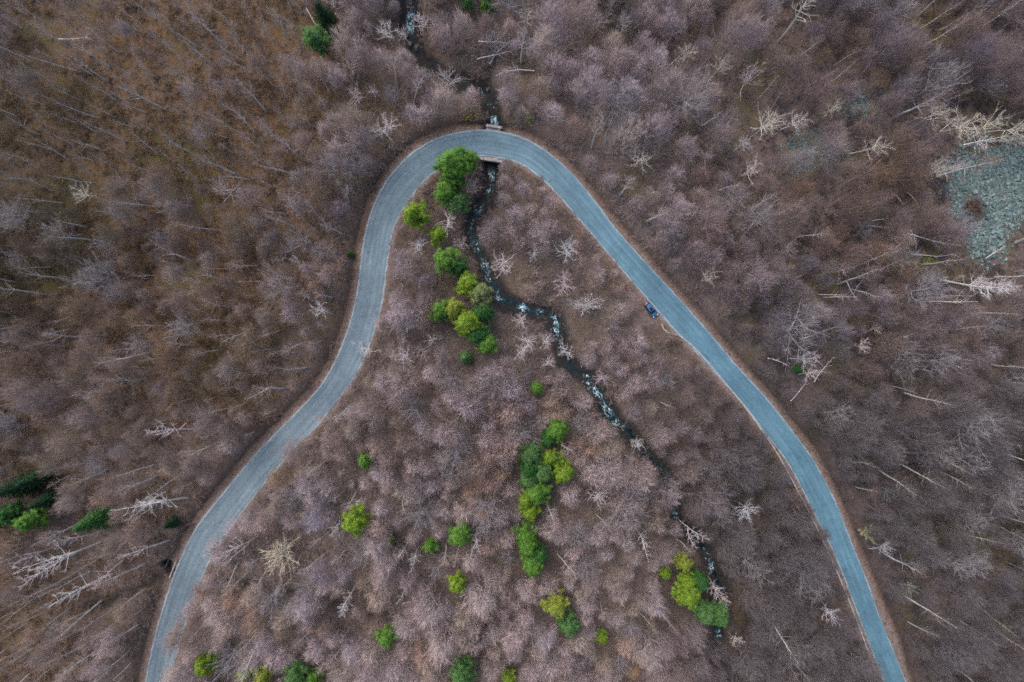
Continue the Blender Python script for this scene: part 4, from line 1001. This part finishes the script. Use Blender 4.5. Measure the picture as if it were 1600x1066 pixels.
def scatter(name, protos, pts, ids, rots, scls, label, cat):
    """one mass of instances too many to tell apart"""
    coll = bpy.data.collections.new(name + '_source')
    for k, me in enumerate(protos): coll.objects.link(bpy.data.objects.new('%s_source_%02d' % (name, k), me))
    me = bpy.data.meshes.new(name); me.vertices.add(len(pts)); me.vertices.foreach_set('co', np.asarray(pts, np.float32).ravel())
    me.attributes.new('pick', 'INT', 'POINT').data.foreach_set('value', np.asarray(ids, np.int32))
    me.attributes.new('turn', 'FLOAT_VECTOR', 'POINT').data.foreach_set('vector', np.asarray(rots, np.float32).ravel())
    me.attributes.new('size', 'FLOAT_VECTOR', 'POINT').data.foreach_set('vector', np.asarray(scls, np.float32).ravel())
    ng = bpy.data.node_groups.new(name + '_scatter', 'GeometryNodeTree')
    ng.interface.new_socket('Geometry', in_out='INPUT', socket_type='NodeSocketGeometry'); ng.interface.new_socket('Geometry', in_out='OUTPUT', socket_type='NodeSocketGeometry')
    N = ng.nodes; gi = N.new('NodeGroupInput'); go = N.new('NodeGroupOutput'); ci = N.new('GeometryNodeCollectionInfo'); ip = N.new('GeometryNodeInstanceOnPoints')
    ci.inputs['Collection'].default_value = coll; ci.inputs['Separate Children'].default_value = True; ci.inputs['Reset Children'].default_value = True
    ip.inputs['Pick Instance'].default_value = True
    def na(nm, dt):
        a = N.new('GeometryNodeInputNamedAttribute'); a.data_type = dt; a.inputs['Name'].default_value = nm
        return [s for s in a.outputs if s.name == 'Attribute' and s.enabled][0]
    L = ng.links; L.new(gi.outputs[0], ip.inputs['Points']); L.new(ci.outputs[0], ip.inputs['Instance']); L.new(na('pick', 'INT'), ip.inputs['Instance Index'])
    L.new(na('turn', 'FLOAT_VECTOR'), ip.inputs['Rotation']); L.new(na('size', 'FLOAT_VECTOR'), ip.inputs['Scale']); L.new(ip.outputs[0], go.inputs[0])
    o = obj(name, me); md = o.modifiers.new('scatter', 'NODES'); md.node_group = ng
    return tag(o, label, kind='stuff')

rest = [t for n, t in enumerate(TREES) if n not in single]
pm = []; off = {}
for kind, wm, tm in (('bare', M['bark'], M['twig']), ('pole', M['pole'], M['polet']), ('grey', M['gbark'], M['gtwig'])):
    off[kind] = len(pm)
    for P in PROTO[kind]: pm.append(P[2].mesh(kind + '_whole', wm, (P[3], tm)))
scatter('forest', pm, [t[2:5] for t in rest], [off[t[0]] + t[1] for t in rest], [(t[7][0], t[7][1], t[6]) for t in rest], [(t[5],) * 3 for t in rest],
        'dense mass of bare brown trees covering both slopes', 'forest')

# brushwood under the trees
N_B = 24000
bx = RNG.uniform(-150, 150, N_B); by = RNG.uniform(-104, 104, N_B); be = lookup(info['e'], bx, by); bs = lookup(info['dS'], bx, by); bi = lookup(info['inn'].astype(float), bx, by) > .5
bz = gz_at(bx, by); bpx, bpy_ = w2px(bx, by, bz); bn = vnoise(bx, by, 9, 23, 3)
ok = (be > np.where(bi, 0.9, 2.2)) & (bs > 2.3) & (np.hypot(bx - PK[0], by - PK[1]) > 6.0) & ((scree_mask(bpx, bpy_) < 4 * RNG.normal(0, 1.5, N_B)) | (RNG.random(N_B) < .02)) & (RNG.random(N_B) < sstep(.25, .6, bn) * .75 + .25)
ok &= np.hypot(bx - CV[0], by - CV[1]) > 3.2
bx, by, bz = bx[ok], by[ok], bz[ok]; nb = len(bx)
bs_ = RNG.uniform(.55, 1.35, nb)
scatter('undergrowth', [gen_brush(700 + s).mesh('brush', M['brush']) for s in range(6)], np.column_stack([bx, by, bz]), RNG.integers(0, 6, nb),
        np.column_stack([RNG.normal(0, .12, nb), RNG.normal(0, .12, nb), RNG.uniform(0, 6.28, nb)]), np.column_stack([bs_ * 1.1, bs_ * 1.1, bs_ * RNG.uniform(.5, 1.0, nb)]),
        'low brown brushwood under the bare trees', 'brush')
print('TREES', len(TREES), 'single', len(single), 'rest', len(rest), 'brush', nb)

# ------------------------------------------------------------------ bridge, culvert, roadside wall
def box_bm(bm, c, s, rz=0.0, bevel=0.04, taper=1.0):
    m = Matrix.Translation(c) @ Matrix.Rotation(rz, 4, 'Z') @ Matrix.Diagonal((*s, 1))
    r = bmesh.ops.create_cube(bm, size=1, matrix=m)
    if bevel: bmesh.ops.bevel(bm, geom=list({e for v in r['verts'] for e in v.link_edges}), offset=bevel, segments=1, affect='EDGES')
def bm_obj(name, bm, mat, parent=None, **kw):
    me = bpy.data.meshes.new(name); bm.to_mesh(me); bm.free()
    for m in (mat if isinstance(mat, (list, tuple)) else [mat]): me.materials.append(m)
    return obj(name, me, parent, **kw)

def nearest_road(x, y):
    i = int(np.argmin((RC[:, 0] - x) ** 2 + (RC[:, 1] - y) ** 2)); t = RC[min(i + 1, len(RC) - 1)] - RC[max(i - 1, 0)]
    return i, math.atan2(t[1], t[0])
bi_, brz = nearest_road(*BR); zb = float(zr[bi_]); hw = RW[bi_] / 2; bc = RC[bi_]
nrm = np.array([-math.sin(brz), math.cos(brz)]); tng = np.array([math.cos(brz), math.sin(brz)])
# run of the stream under the road decides where the openings sit
def stream_at_offset(o):
    j = int(np.argmin(np.abs((SC - bc) @ nrm - o) + 0.2 * np.abs((SC - bc) @ tng))); return SC[j], float(zs[j])
bridge = obj('stone_bridge', None, None, (bc[0], bc[1], zb)); tag(bridge, 'small stone bridge carrying the bend over the stream', 'bridge')
for sgn, width, nm in ((1, 4.2, 'upstream'), (-1, 6.2, 'downstream')):
    p, zst = stream_at_offset(sgn * (hw + 0.9)); off = (p - bc) @ tng; y0 = sgn * (hw + 0.75)
    def loc(a, b): return (a * tng[0] + b * nrm[0], a * tng[1] + b * nrm[1])
    bm = bmesh.new(); lx, ly = loc(off, y0); box_bm(bm, (lx, ly, 0.12), (width, 0.55, 0.75), brz, 0.06)
    par = bm_obj('parapet', bm, M['conc'], bridge)
    bm = bmesh.new(); n = max(4, int(width / 1.0))
    for k in range(n):
        lx, ly = loc(off - width / 2 + (k + .5) * width / n, y0); bq = bmesh.new()
        box_bm(bq, (lx, ly, 0.56), (width / n - 0.04, 0.68, 0.14), brz + random.uniform(-.02, .02), 0.03); bm_obj('coping_stone', bq, M['conc'], par)
    bm.free()
    bm = bmesh.new()
    for q in (-1, 1):
        lx, ly = loc(off + q * (width / 2 - 0.55 + 0.25), y0); box_bm(bm, (lx, ly, -2.1), (1.1, 0.5, 3.6), brz, 0.05)
    lx, ly = loc(off, y0); box_bm(bm, (lx, ly, -0.55), (width - 1.2, 0.46, 0.5), brz, 0.05)
    bm_obj('headwall', bm, M['wall'], bridge)
bm = bmesh.new()
for q in (-1, 1):
    pa, _ = stream_at_offset(0); off = (pa - bc) @ tng; lx, ly = loc(off + q * 2.05, 0); box_bm(bm, (lx, ly, -2.2), (0.5, hw * 2 + 1.0, 3.8), brz, 0.03)
bm_obj('abutment', bm, M['wall'], bridge)
bm = bmesh.new(); lx, ly = loc(off, 0); box_bm(bm, (lx, ly, -0.42), (4.6, hw * 2 + 0.9, 0.5), brz, 0.03); bm_obj('deck', bm, M['conc'], bridge)
LAND.append((770, 224, 'the stone bridge'))

# culvert inlet beside the left leg
ci_, crz = nearest_road(*CV); cz = float(zr[ci_])
cul = obj('culvert_inlet', None, None, (CV[0], CV[1], cz), (0, 0, crz)); tag(cul, 'dark open culvert inlet with concrete rim beside the left road leg', 'culvert')
for nm, c, s_ in (('headwall', (0, -1.05, -0.9), (4.9, 0.35, 2.2)), ('side_wall', (2.25, 0.1, -1.1), (0.32, 1.9, 2.0)), ('side_wall', (-2.25, 0.1, -1.2), (0.32, 1.9, 2.0)), ('back_wall', (0, 1.15, -1.3), (4.2, 0.25, 1.9)), ('floor_slab', (0, 0, -2.25), (4.3, 2.0, 0.2))):
    bm = bmesh.new(); box_bm(bm, c, s_, 0, 0.04); bm_obj(nm, bm, M['conc'] if nm == 'headwall' else M['rock'], cul)

# low stone wall along the valley side of the right leg
WALLP = [(1034, 506), (1037, 514), (1044, 520), (1062, 525), (1084, 543), (1110, 571), (1136, 602), (1164, 636), (1190, 672), (1213, 706), (1235, 745), (1256, 785), (1278, 828),
         (1297, 868), (1313, 905), (1331, 950), (1350, 1000), (1372, 1062), (1400, 1140)]
wp = catmull(np.array(WALLP, float), 12); WX = []
for a, b in wp:
    x, y, z = drop(a, b, 0.4); i, _ = nearest_road(x, y); WX.append((x, y, max(z, float(zr[i]) - 1.2)))
WX = np.array(WX); WX[:, 2] = np.convolve(np.pad(WX[:, 2], 6, mode='edge'), np.ones(13) / 13, 'valid')
s_ = np.concatenate([[0], np.cumsum(np.hypot(*np.diff(WX[:, :2], axis=0).T))]); wl_ = obj('roadside_wall', None, None, tuple(WX[0])); tag(wl_, 'low pale stone wall following the valley side of the right road leg', 'wall')
bm = bmesh.new(); bm2 = bmesh.new(); L_ = 1.5; org = WX[0]
for k in range(int(s_[-1] / L_)):
    a = np.array([np.interp(k * L_, s_, WX[:, c]) for c in range(3)]); b = np.array([np.interp((k + 1) * L_, s_, WX[:, c]) for c in range(3)])
    m = (a + b) / 2 - org; rz = math.atan2(b[1] - a[1], b[0] - a[0]); ln = np.hypot(*(b - a)[:2])
    box_bm(bm, (m[0], m[1], m[2] - 0.35), (ln + .01, 0.30, 1.3), rz, 0)
    if k % 9 != 4: box_bm(bm2, (m[0], m[1], m[2] + 0.36 + random.uniform(-.02, .02)), (ln - .04, 0.34, 0.12), rz + random.uniform(-.02, .02), 0)
bm_obj('wall_body', bm, M['wall'], wl_); bm_obj('coping', bm2, M['wall'], wl_)['kind'] = 'stuff'

# ------------------------------------------------------------------ parked car
def build_car():
    paint = NT('dark_blue_paint'); paint.col((0.008, 0.045, 0.105)); paint.rough(0.28); paint.b.inputs['Coat Weight'].default_value = 0.6; paint.b.inputs['Specular IOR Level'].default_value = .5
    nz = paint.noise(paint.objco(), 60, 2); paint.col(paint.mix(nz, (0.010, 0.075, 0.175), (0.014, 0.090, 0.205)))
    glass = plain('tinted_glass', (0.006, 0.010, 0.013), 0.06, 0, .1); chrome = plain('rail_metal', (0.55, 0.57, 0.6), 0.3, 0.8, .05)
    black = plain('rubber', (0.015, 0.015, 0.016), 0.8, 0, .2); rim = plain('alloy', (0.35, 0.36, 0.38), 0.35, .8, .1)
    lamp = plain('headlamp_lens', (0.75, 0.78, 0.8), 0.15, 0, .05); red = plain('taillamp_lens', (0.35, 0.01, 0.01), 0.2, 0, .1); plate = plain('number_plate', (0.7, 0.7, 0.68), .5, 0, .05)
    x, y, z = drop(1017.8, 484.2, 1.0)
    car = obj('parked_car', None, None, (x, y, z + 0.02), (0, 0, math.atan2(-235, 170))); tag(car, 'dark blue estate car parked on the bare verge inside the right leg', 'car')
    LAND.append((1018, 484, 'the parked blue car'))
    # body loft: stations along x (front is +x): x, half width, sill z, belt z
    st = [(-2.22, .62, .42, .78), (-2.16, .78, .32, .92), (-1.9, .87, .24, .97), (-1.2, .91, .22, .96), (0, .915, .22, .93), (.9, .91, .22, .92), (1.25, .90, .24, .90), (1.8, .86, .26, .80), (2.08, .74, .32, .70), (2.2, .52, .40, .58)]
    V, Fc = [], []
    for (sx, hw_, z0, z1) in st:
        ring = [(-hw_ * .86, z0), (-hw_ * .985, z0 + .10), (-hw_, (z0 + z1) / 2), (-hw_ * .965, z1 - .07), (-hw_ * .86, z1), (-hw_ * .4, z1 + .035), (hw_ * .4, z1 + .035), (hw_ * .86, z1), (hw_ * .965, z1 - .07), (hw_, (z0 + z1) / 2), (hw_ * .985, z0 + .10), (hw_ * .86, z0)]
        V += [(sx, a, b) for a, b in ring]
    n = 12
    for i in range(len(st) - 1):
        for k in range(n): Fc.append((i * n + k, i * n + (k + 1) % n, (i + 1) * n + (k + 1) % n, (i + 1) * n + k))
    Fc.append(tuple(range(n))[::-1]); Fc.append(tuple(range((len(st) - 1) * n, len(st) * n)))
    me = mesh_from('body', np.array(V), Fc, [paint.m], smooth=True)
    bm = bmesh.new(); bm.from_mesh(me); bmesh.ops.recalc_face_normals(bm, faces=bm.faces)
    cutters = []
    bm.to_mesh(me); bm.free(); obj('body', me, car)
    # cabin: glasshouse frame in paint with roof
    base = [(-2.0, .80, .95), (-1.2, .83, .95), (0, .84, .94), (.6, .83, .93), (1.12, .76, .92)]; top = [(-1.72, .58, 1.46), (-1.1, .62, 1.50), (-.3, .63, 1.51), (.15, .61, 1.49), (.32, .58, 1.45)]
    V = []; Fc = []
    for (a, b) in zip(base, top): V += [(a[0], -a[1], a[2]), (b[0], -b[1], b[2] - .04), (b[0], -b[1] * .86, b[2]), (b[0], b[1] * .86, b[2]), (b[0], b[1], b[2] - .04), (a[0], a[1], a[2])]
    for i in range(4):
        for k in range(5): Fc.append((i * 6 + k, (i + 1) * 6 + k, (i + 1) * 6 + k + 1, i * 6 + k + 1))
    Fc += [(0, 1, 2, 3, 4, 5), (24, 29, 28, 27, 26, 25)]
    me = mesh_from('cabin', np.array(V), Fc, [paint.m]); bm = bmesh.new(); bm.from_mesh(me); bmesh.ops.recalc_face_normals(bm, faces=bm.faces); bm.to_mesh(me); bm.free(); roof = obj('cabin', me, car)
    def pane(name, q, mat=glass, par=car, th=.012):
        q = [Vector(p) for p in q]; nn = (q[1] - q[0]).cross(q[2] - q[0]).normalized()
        if nn.z < 0: nn = -nn
        Vv = [p + nn * th for p in q] + [p - nn * .02 for p in q]; m_ = len(q)
        return obj(name, mesh_from(name, np.array([tuple(v) for v in Vv]), [tuple(range(m_)), tuple(range(2 * m_ - 1, m_ - 1, -1))] + [(k, k + m_, (k + 1) % m_ + m_, (k + 1) % m_) for k in range(m_)], [mat]), par)
    pane('windshield', [(1.07, -.68, .96), (1.07, .68, .96), (.36, .52, 1.43), (.36, -.52, 1.43)])
    pane('rear_window', [(-1.97, -.70, 1.0), (-1.97, .70, 1.0), (-1.76, .52, 1.41), (-1.76, -.52, 1.41)])
    for s in (-1, 1):
        pane('side_window', [(.92, s * .79, .98), (.02, s * .825, .99), (.02, s * .66, 1.43), (.30, s * .615, 1.41)]); pane('side_window', [(-.06, s * .825, .99), (-.98, s * .82, .99), (-.98, s * .655, 1.43), (-.06, s * .66, 1.43)])
        pane('side_window', [(-1.06, s * .82, .99), (-1.85, s * .795, 1.0), (-1.62, s * .63, 1.40), (-1.06, s * .655, 1.43)])
        bm = bmesh.new(); box_bm(bm, (-.72, s * .57, 1.555), (1.75, .045, .05), 0, .015); box_bm(bm, (-1.5, s * .57, 1.51), (.08, .04, .08), 0, 0); box_bm(bm, (.05, s * .57, 1.51), (.08, .04, .08), 0, 0); bm_obj('roof_rail', bm, chrome, car)
        bm = bmesh.new(); box_bm(bm, (.80, s * .99, 1.0), (.13, .2, .13), s * -.2, .03); box_bm(bm, (.82, s * .89, .96), (.06, .12, .05), 0, 0); bm_obj('mirror', bm, paint.m, car)
        bm = bmesh.new(); box_bm(bm, (1.99, s * .62, .70), (.30, .26, .12), -s * .35, .03); bm_obj('headlight', bm, lamp, car)
        bm = bmesh.new(); box_bm(bm, (-2.12, s * .70, .82), (.14, .18, .22), s * .3, .03); bm_obj('taillight', bm, red, car)
        for wx in (1.36, -1.32):
            w = obj('wheel', None, car, (wx, s * .80, .32)); prof = [(.20, .09), (.30, .10), (.325, .07), (.325, -.07), (.30, -.10), (.20, -.09)]
            V = []; Fc = []; seg = 20
            for k in range(seg):
                a = 6.2832 * k / seg; V += [(r_ * math.cos(a), o_, r_ * math.sin(a)) for r_, o_ in prof]
            for k in range(seg):
                for j in range(6): Fc.append((k * 6 + j, k * 6 + (j + 1) % 6, ((k + 1) % seg) * 6 + (j + 1) % 6, ((k + 1) % seg) * 6 + j))
            obj('tyre', mesh_from('tyre', np.array(V), Fc, [black]), w)
            bm = bmesh.new(); bmesh.ops.create_cone(bm, cap_ends=True, segments=16, radius1=.2, radius2=.2, depth=.13, matrix=Matrix.Rotation(R(90), 4, 'X'))
            for k in range(5): box_bm(bm, (.1 * math.cos(k * 1.2566), s * .07, .1 * math.sin(k * 1.2566)), (.05, .03, .05), 0, 0)
            bm_obj('rim', bm, rim, w)
    for px_, hh in ((2.16, .5), (-2.22, .62)):
        bm = bmesh.new(); box_bm(bm, (px_, 0, hh), (.05, .5, .11), 0, 0); bm_obj('number_plate', bm, plate, car)
    bm = bmesh.new(); box_bm(bm, (-.25, 0, 1.515), (.75, .8, .02), 0, 0); bm_obj('sunroof', bm, glass, roof)
    bm = bmesh.new(); box_bm(bm, (2.1, 0, .42), (.16, 1.2, .14), 0, .03); bm_obj('grille', bm, black, car)
build_car()

# ------------------------------------------------------------------ scree and stones
def stone_mesh(seed, flat=.6):
    rg = np.random.default_rng(seed); bm = bmesh.new()
    for _ in range(15):
        v = rg.normal(0, 1, 3); v /= np.linalg.norm(v); bm.verts.new(v * rg.uniform(.8, 1.05) * [.55, .42, .42 * flat])
    r = bmesh.ops.convex_hull(bm, input=bm.verts[:]); bmesh.ops.delete(bm, geom=[v for v in bm.verts if not v.link_faces], context='VERTS')
    me = bpy.data.meshes.new('stone'); bm.to_mesh(me); bm.free(); me.materials.append(M['scree']); return me
SM = [stone_mesh(900 + k) for k in range(8)]
sx0, sy0, sz0 = drop(1545, 310)
sq = RNG.uniform(0, 1, (60000, 2)); spx = 1215 + sq[:, 0] * 440; spy = 135 + sq[:, 1] * 290
mm = scree_mask(spx, spy) > RNG.normal(3, 10, len(spx)); spx, spy = spx[mm], spy[mm]; big = spx > 1430
mm = big | (RNG.random(len(spx)) < .8); spx, spy, big = spx[mm], spy[mm], big[mm]
z_ = np.zeros(len(spx))
for _ in range(6):
    X_, Y_ = px2w(spx, spy, z_); z_ = gz_at(X_, Y_)
sz = np.where(big, RNG.lognormal(-.80, .48, len(spx)), RNG.lognormal(-1.0, .3, len(spx))); sz = np.clip(sz, .22, 2.2)
order = np.argsort(-sz * ((spx < 1600) & (spy > 0)))
sheetV = []
scree = obj('scree', None, None, (sx0, sy0, sz0)); tag(scree, 'grey green scree of loose stones spilling down the right slope', kind='structure')
def stone_rot(): return (float(RNG.normal(0, .35)), float(RNG.normal(0, .35)), float(RNG.uniform(0, 6.28)))
for k in order[:300]:
    o = obj('stone', SM[int(RNG.integers(8))], scree, (X_[k] - sx0, Y_[k] - sy0, z_[k] - sz0 + .12 * sz[k]), stone_rot(), (float(sz[k]),) * 3)
rr_ = order[300:]
so = scatter('small_stones', SM, np.column_stack([X_[rr_] - sx0, Y_[rr_] - sy0, z_[rr_] - sz0 + .1 * sz[rr_]]), RNG.integers(0, 8, len(rr_)), np.array([stone_rot() for _ in rr_]), np.repeat(sz[rr_][:, None], 3, 1), None, None)
so.parent = scree; so['kind'] = 'stuff'
big_slab = [(1581, 252, 3.0), (1500, 262, 1.6), (1499, 322, 1.4), (1552, 362, 1.6), (1523, 378, 1.5), (1575, 287, 1.5)]
for px, py, s in big_slab:
    x, y, z = drop(px, py); obj('stone', SM[int(RNG.integers(8))], scree, (x - sx0, y - sy0, z - sz0 + .15 * s), (0.1, 0.1, float(RNG.uniform(0, 3))), (s, s * .8, s * .7))

# dark boulders in the stream bed
RM = []
for k in range(5):
    me = stone_mesh(950 + k, .9); me.materials.clear(); me.materials.append(M['rock']); RM.append(me)
sl = np.concatenate([[0], np.cumsum(np.hypot(*np.diff(SC, axis=0).T))])
for k in range(120):
    d = RNG.uniform(0, sl[-1]); c = np.array([np.interp(d, sl, SC[:, 0]), np.interp(d, sl, SC[:, 1])]) + RNG.normal(0, 1.5, 2); z = float(gz_at(*c)[0]); px, py = w2px(c[0], c[1], z)
    if not (0 < py < 1066) or np.hypot(*(c - bc)) < 6: continue
    s = float(RNG.uniform(.6, 1.7)); o = obj('boulder', RM[int(RNG.integers(5))], None, (c[0], c[1], z + .2 * s), stone_rot(), (s,) * 3)
    part = 'above the bridge' if py < 210 else 'between bridge and stream bend' if py < 490 else 'along the cascades' if py < 700 else 'in the lower stream'
    tag(o, 'small dark boulder in the stream bed ' + part, 'boulder', 'boulders ' + part)

# ------------------------------------------------------------------ fallen and leaning pale stems
def log_mesh(seed, L, r, bend, stubs=5):
    rg = np.random.default_rng(seed); T = Tubes(); P, _ = wander(rg, (0, 0, 0), (1, 0, 0), L, 8, bend, 0); P[:, 2] *= .25
    T.tube(P, [r * (1 - .75 * i / 8) for i in range(9)], 6)
    for k in range(stubs):
        b, d = at(P, rg.uniform(.35, .98)); d = d / np.linalg.norm(d); a = rg.choice([-1, 1])
        Q, _ = wander(rg, b, d + np.array([0, a * rg.uniform(.5, 1.1), rg.uniform(0, .5)]), rg.uniform(.12, .3) * L, 3, .15, .03); T.tube(Q, [r * .4, r * .3, r * .2, r * .08], 4)
    return T
for k, (ax, ay, bx_, by_, c, lab) in enumerate(LOGS):
    x, y, z = drop(ax, ay, 1.2); x2, y2, z2 = drop(bx_, by_, 1.8); L = math.dist((x, y, z + .9), (x2, y2, z2 + 1.6)); T = log_mesh(1000 + k, L, .09 + .008 * L, .08, 4 + k % 4)
    V = np.vstack(T.V); end = V[np.argmax(V[:, 0])]
    o = obj('fallen_stem', T.mesh('fallen_stem', M['birch']), None, (x, y, z + .9)); o.color = (c[0] * .9, c[1] * .9, c[2] * .9, 1)
    o.rotation_euler = (Vector((x2 - x, y2 - y, z2 + 1.6 - z - .9))).to_track_quat('X', 'Z').to_euler(); tag(o, lab, 'log', 'pale fallen stems in the wood'); LAND.append(((ax + bx_) / 2, (ay + by_) / 2, 'the ' + lab.split(',')[0])) if len(lab.split(',')[0].split()) < 9 else None

# pale shrubs
def shrub(px, py, rpx, col, seed, label):
    rg = np.random.default_rng(seed); T = Tubes(); W = Tubes(); B, D, L = [], [], []
    for k in range(26):
        a = rg.uniform(0, 6.28); Q, _ = wander(rg, (rg.normal(0, .25), rg.normal(0, .25), -.1), (math.cos(a) * rg.uniform(.2, 1.1), math.sin(a) * rg.uniform(.2, 1.1), .8), rg.uniform(.7, 1.15), 4, .12, 0); W.tube(Q, [.03, .025, .018, .012, .005], 3)
        for w in range(60):
            b, d = at(Q, rg.uniform(.25, 1)); B.append(b); D.append(d / np.linalg.norm(d) + rg.normal(0, .7, 3)); L.append(rg.uniform(.12, .34))
    T.twigs(B, D, L, .014); x, y, z = drop(px, py, 1.0); s = rpx * S
    m = plain('shrub_twigs', col, .9, 0, .25, 2.0)
    o = obj('shrub', None, None, (x, y, z), (0, 0, 0), (s, s, s * .7)); obj('stems', W.mesh('stems', m), o); obj('twigs', T.mesh('twigs', m), o); tag(o, label, 'shrub', 'pale shrubs by the road'); LAND.append((px, py, 'the ' + ' '.join(label.split()[:3])))
for k, a in enumerate([(1240, 776, 20, (.36, .28, .20), 'tan round shrub at the inner edge of the right leg'), (1358, 832, 18, (.36, .34, .20), 'yellowish pale shrub outside the right leg'), (826, 186, 11, (.28, .27, .12), 'olive small shrub above the bend'),
    (1523, 322, 15, (.12, .08, .06), 'dark brown shrub growing alone amid the scree'), (1405, 382, 16, (.23, .21, .09), 'olive grey shrub near the bowed white stem'), (1448, 410, 17, (.24, .22, .08), 'yellow olive shrub under the straight pale stem'),
    (1043, 517, 5, (.10, .32, .18), 'tiny green shrub at the end of the roadside wall'), (735, 178, 12, (.26, .21, .06), 'mustard shrub beside the stream above the bridge'), (1425, 920, 15, (.25, .25, .20), 'grey green shrub in the lower right wood'), (1390, 770, 15, (.20, .24, .22), 'bluish grey shrub right of the lower right leg')]):
    shrub(*a[:4], 1200 + k, a[4])

# ------------------------------------------------------------------ single out bare trees by the landmark they stand next to
claims = []
for n, (o, p, q, what) in enumerate(NAMED):
    for lx, ly, sh in LAND:
        d = math.hypot(p - lx, q - ly)
        if d > 230 or d < 3: continue
        a = math.degrees(math.atan2(q - ly, p - lx)) % 360; k = int((a + 22.5) // 45) % 8
        side = ('right of', 'below right of', 'below', 'below left of', 'left of', 'above left of', 'above', 'above right of')[k]
        claims.append((d, n, what, side, sh))
claims.sort(key=lambda c: c[0]); rank = {}; done = set()
for d, n, what, side, sh in claims:      # ranks count every tree on that side, named or not
    key = (what, side, sh); rank[key] = rank.get(key, 0) + 1; r = rank[key]
    if n in done or r > 4: continue
    lab = ('nearest ', 'second nearest ', 'third nearest ', 'fourth nearest ')[r - 1] + what + ' ' + side + ' ' + sh
    if len(lab.replace('-', ' ').split()) <= 16: NAMED[n][0]['label'] = lab; done.add(n)
print('singled out', len(done), 'of', len(NAMED))
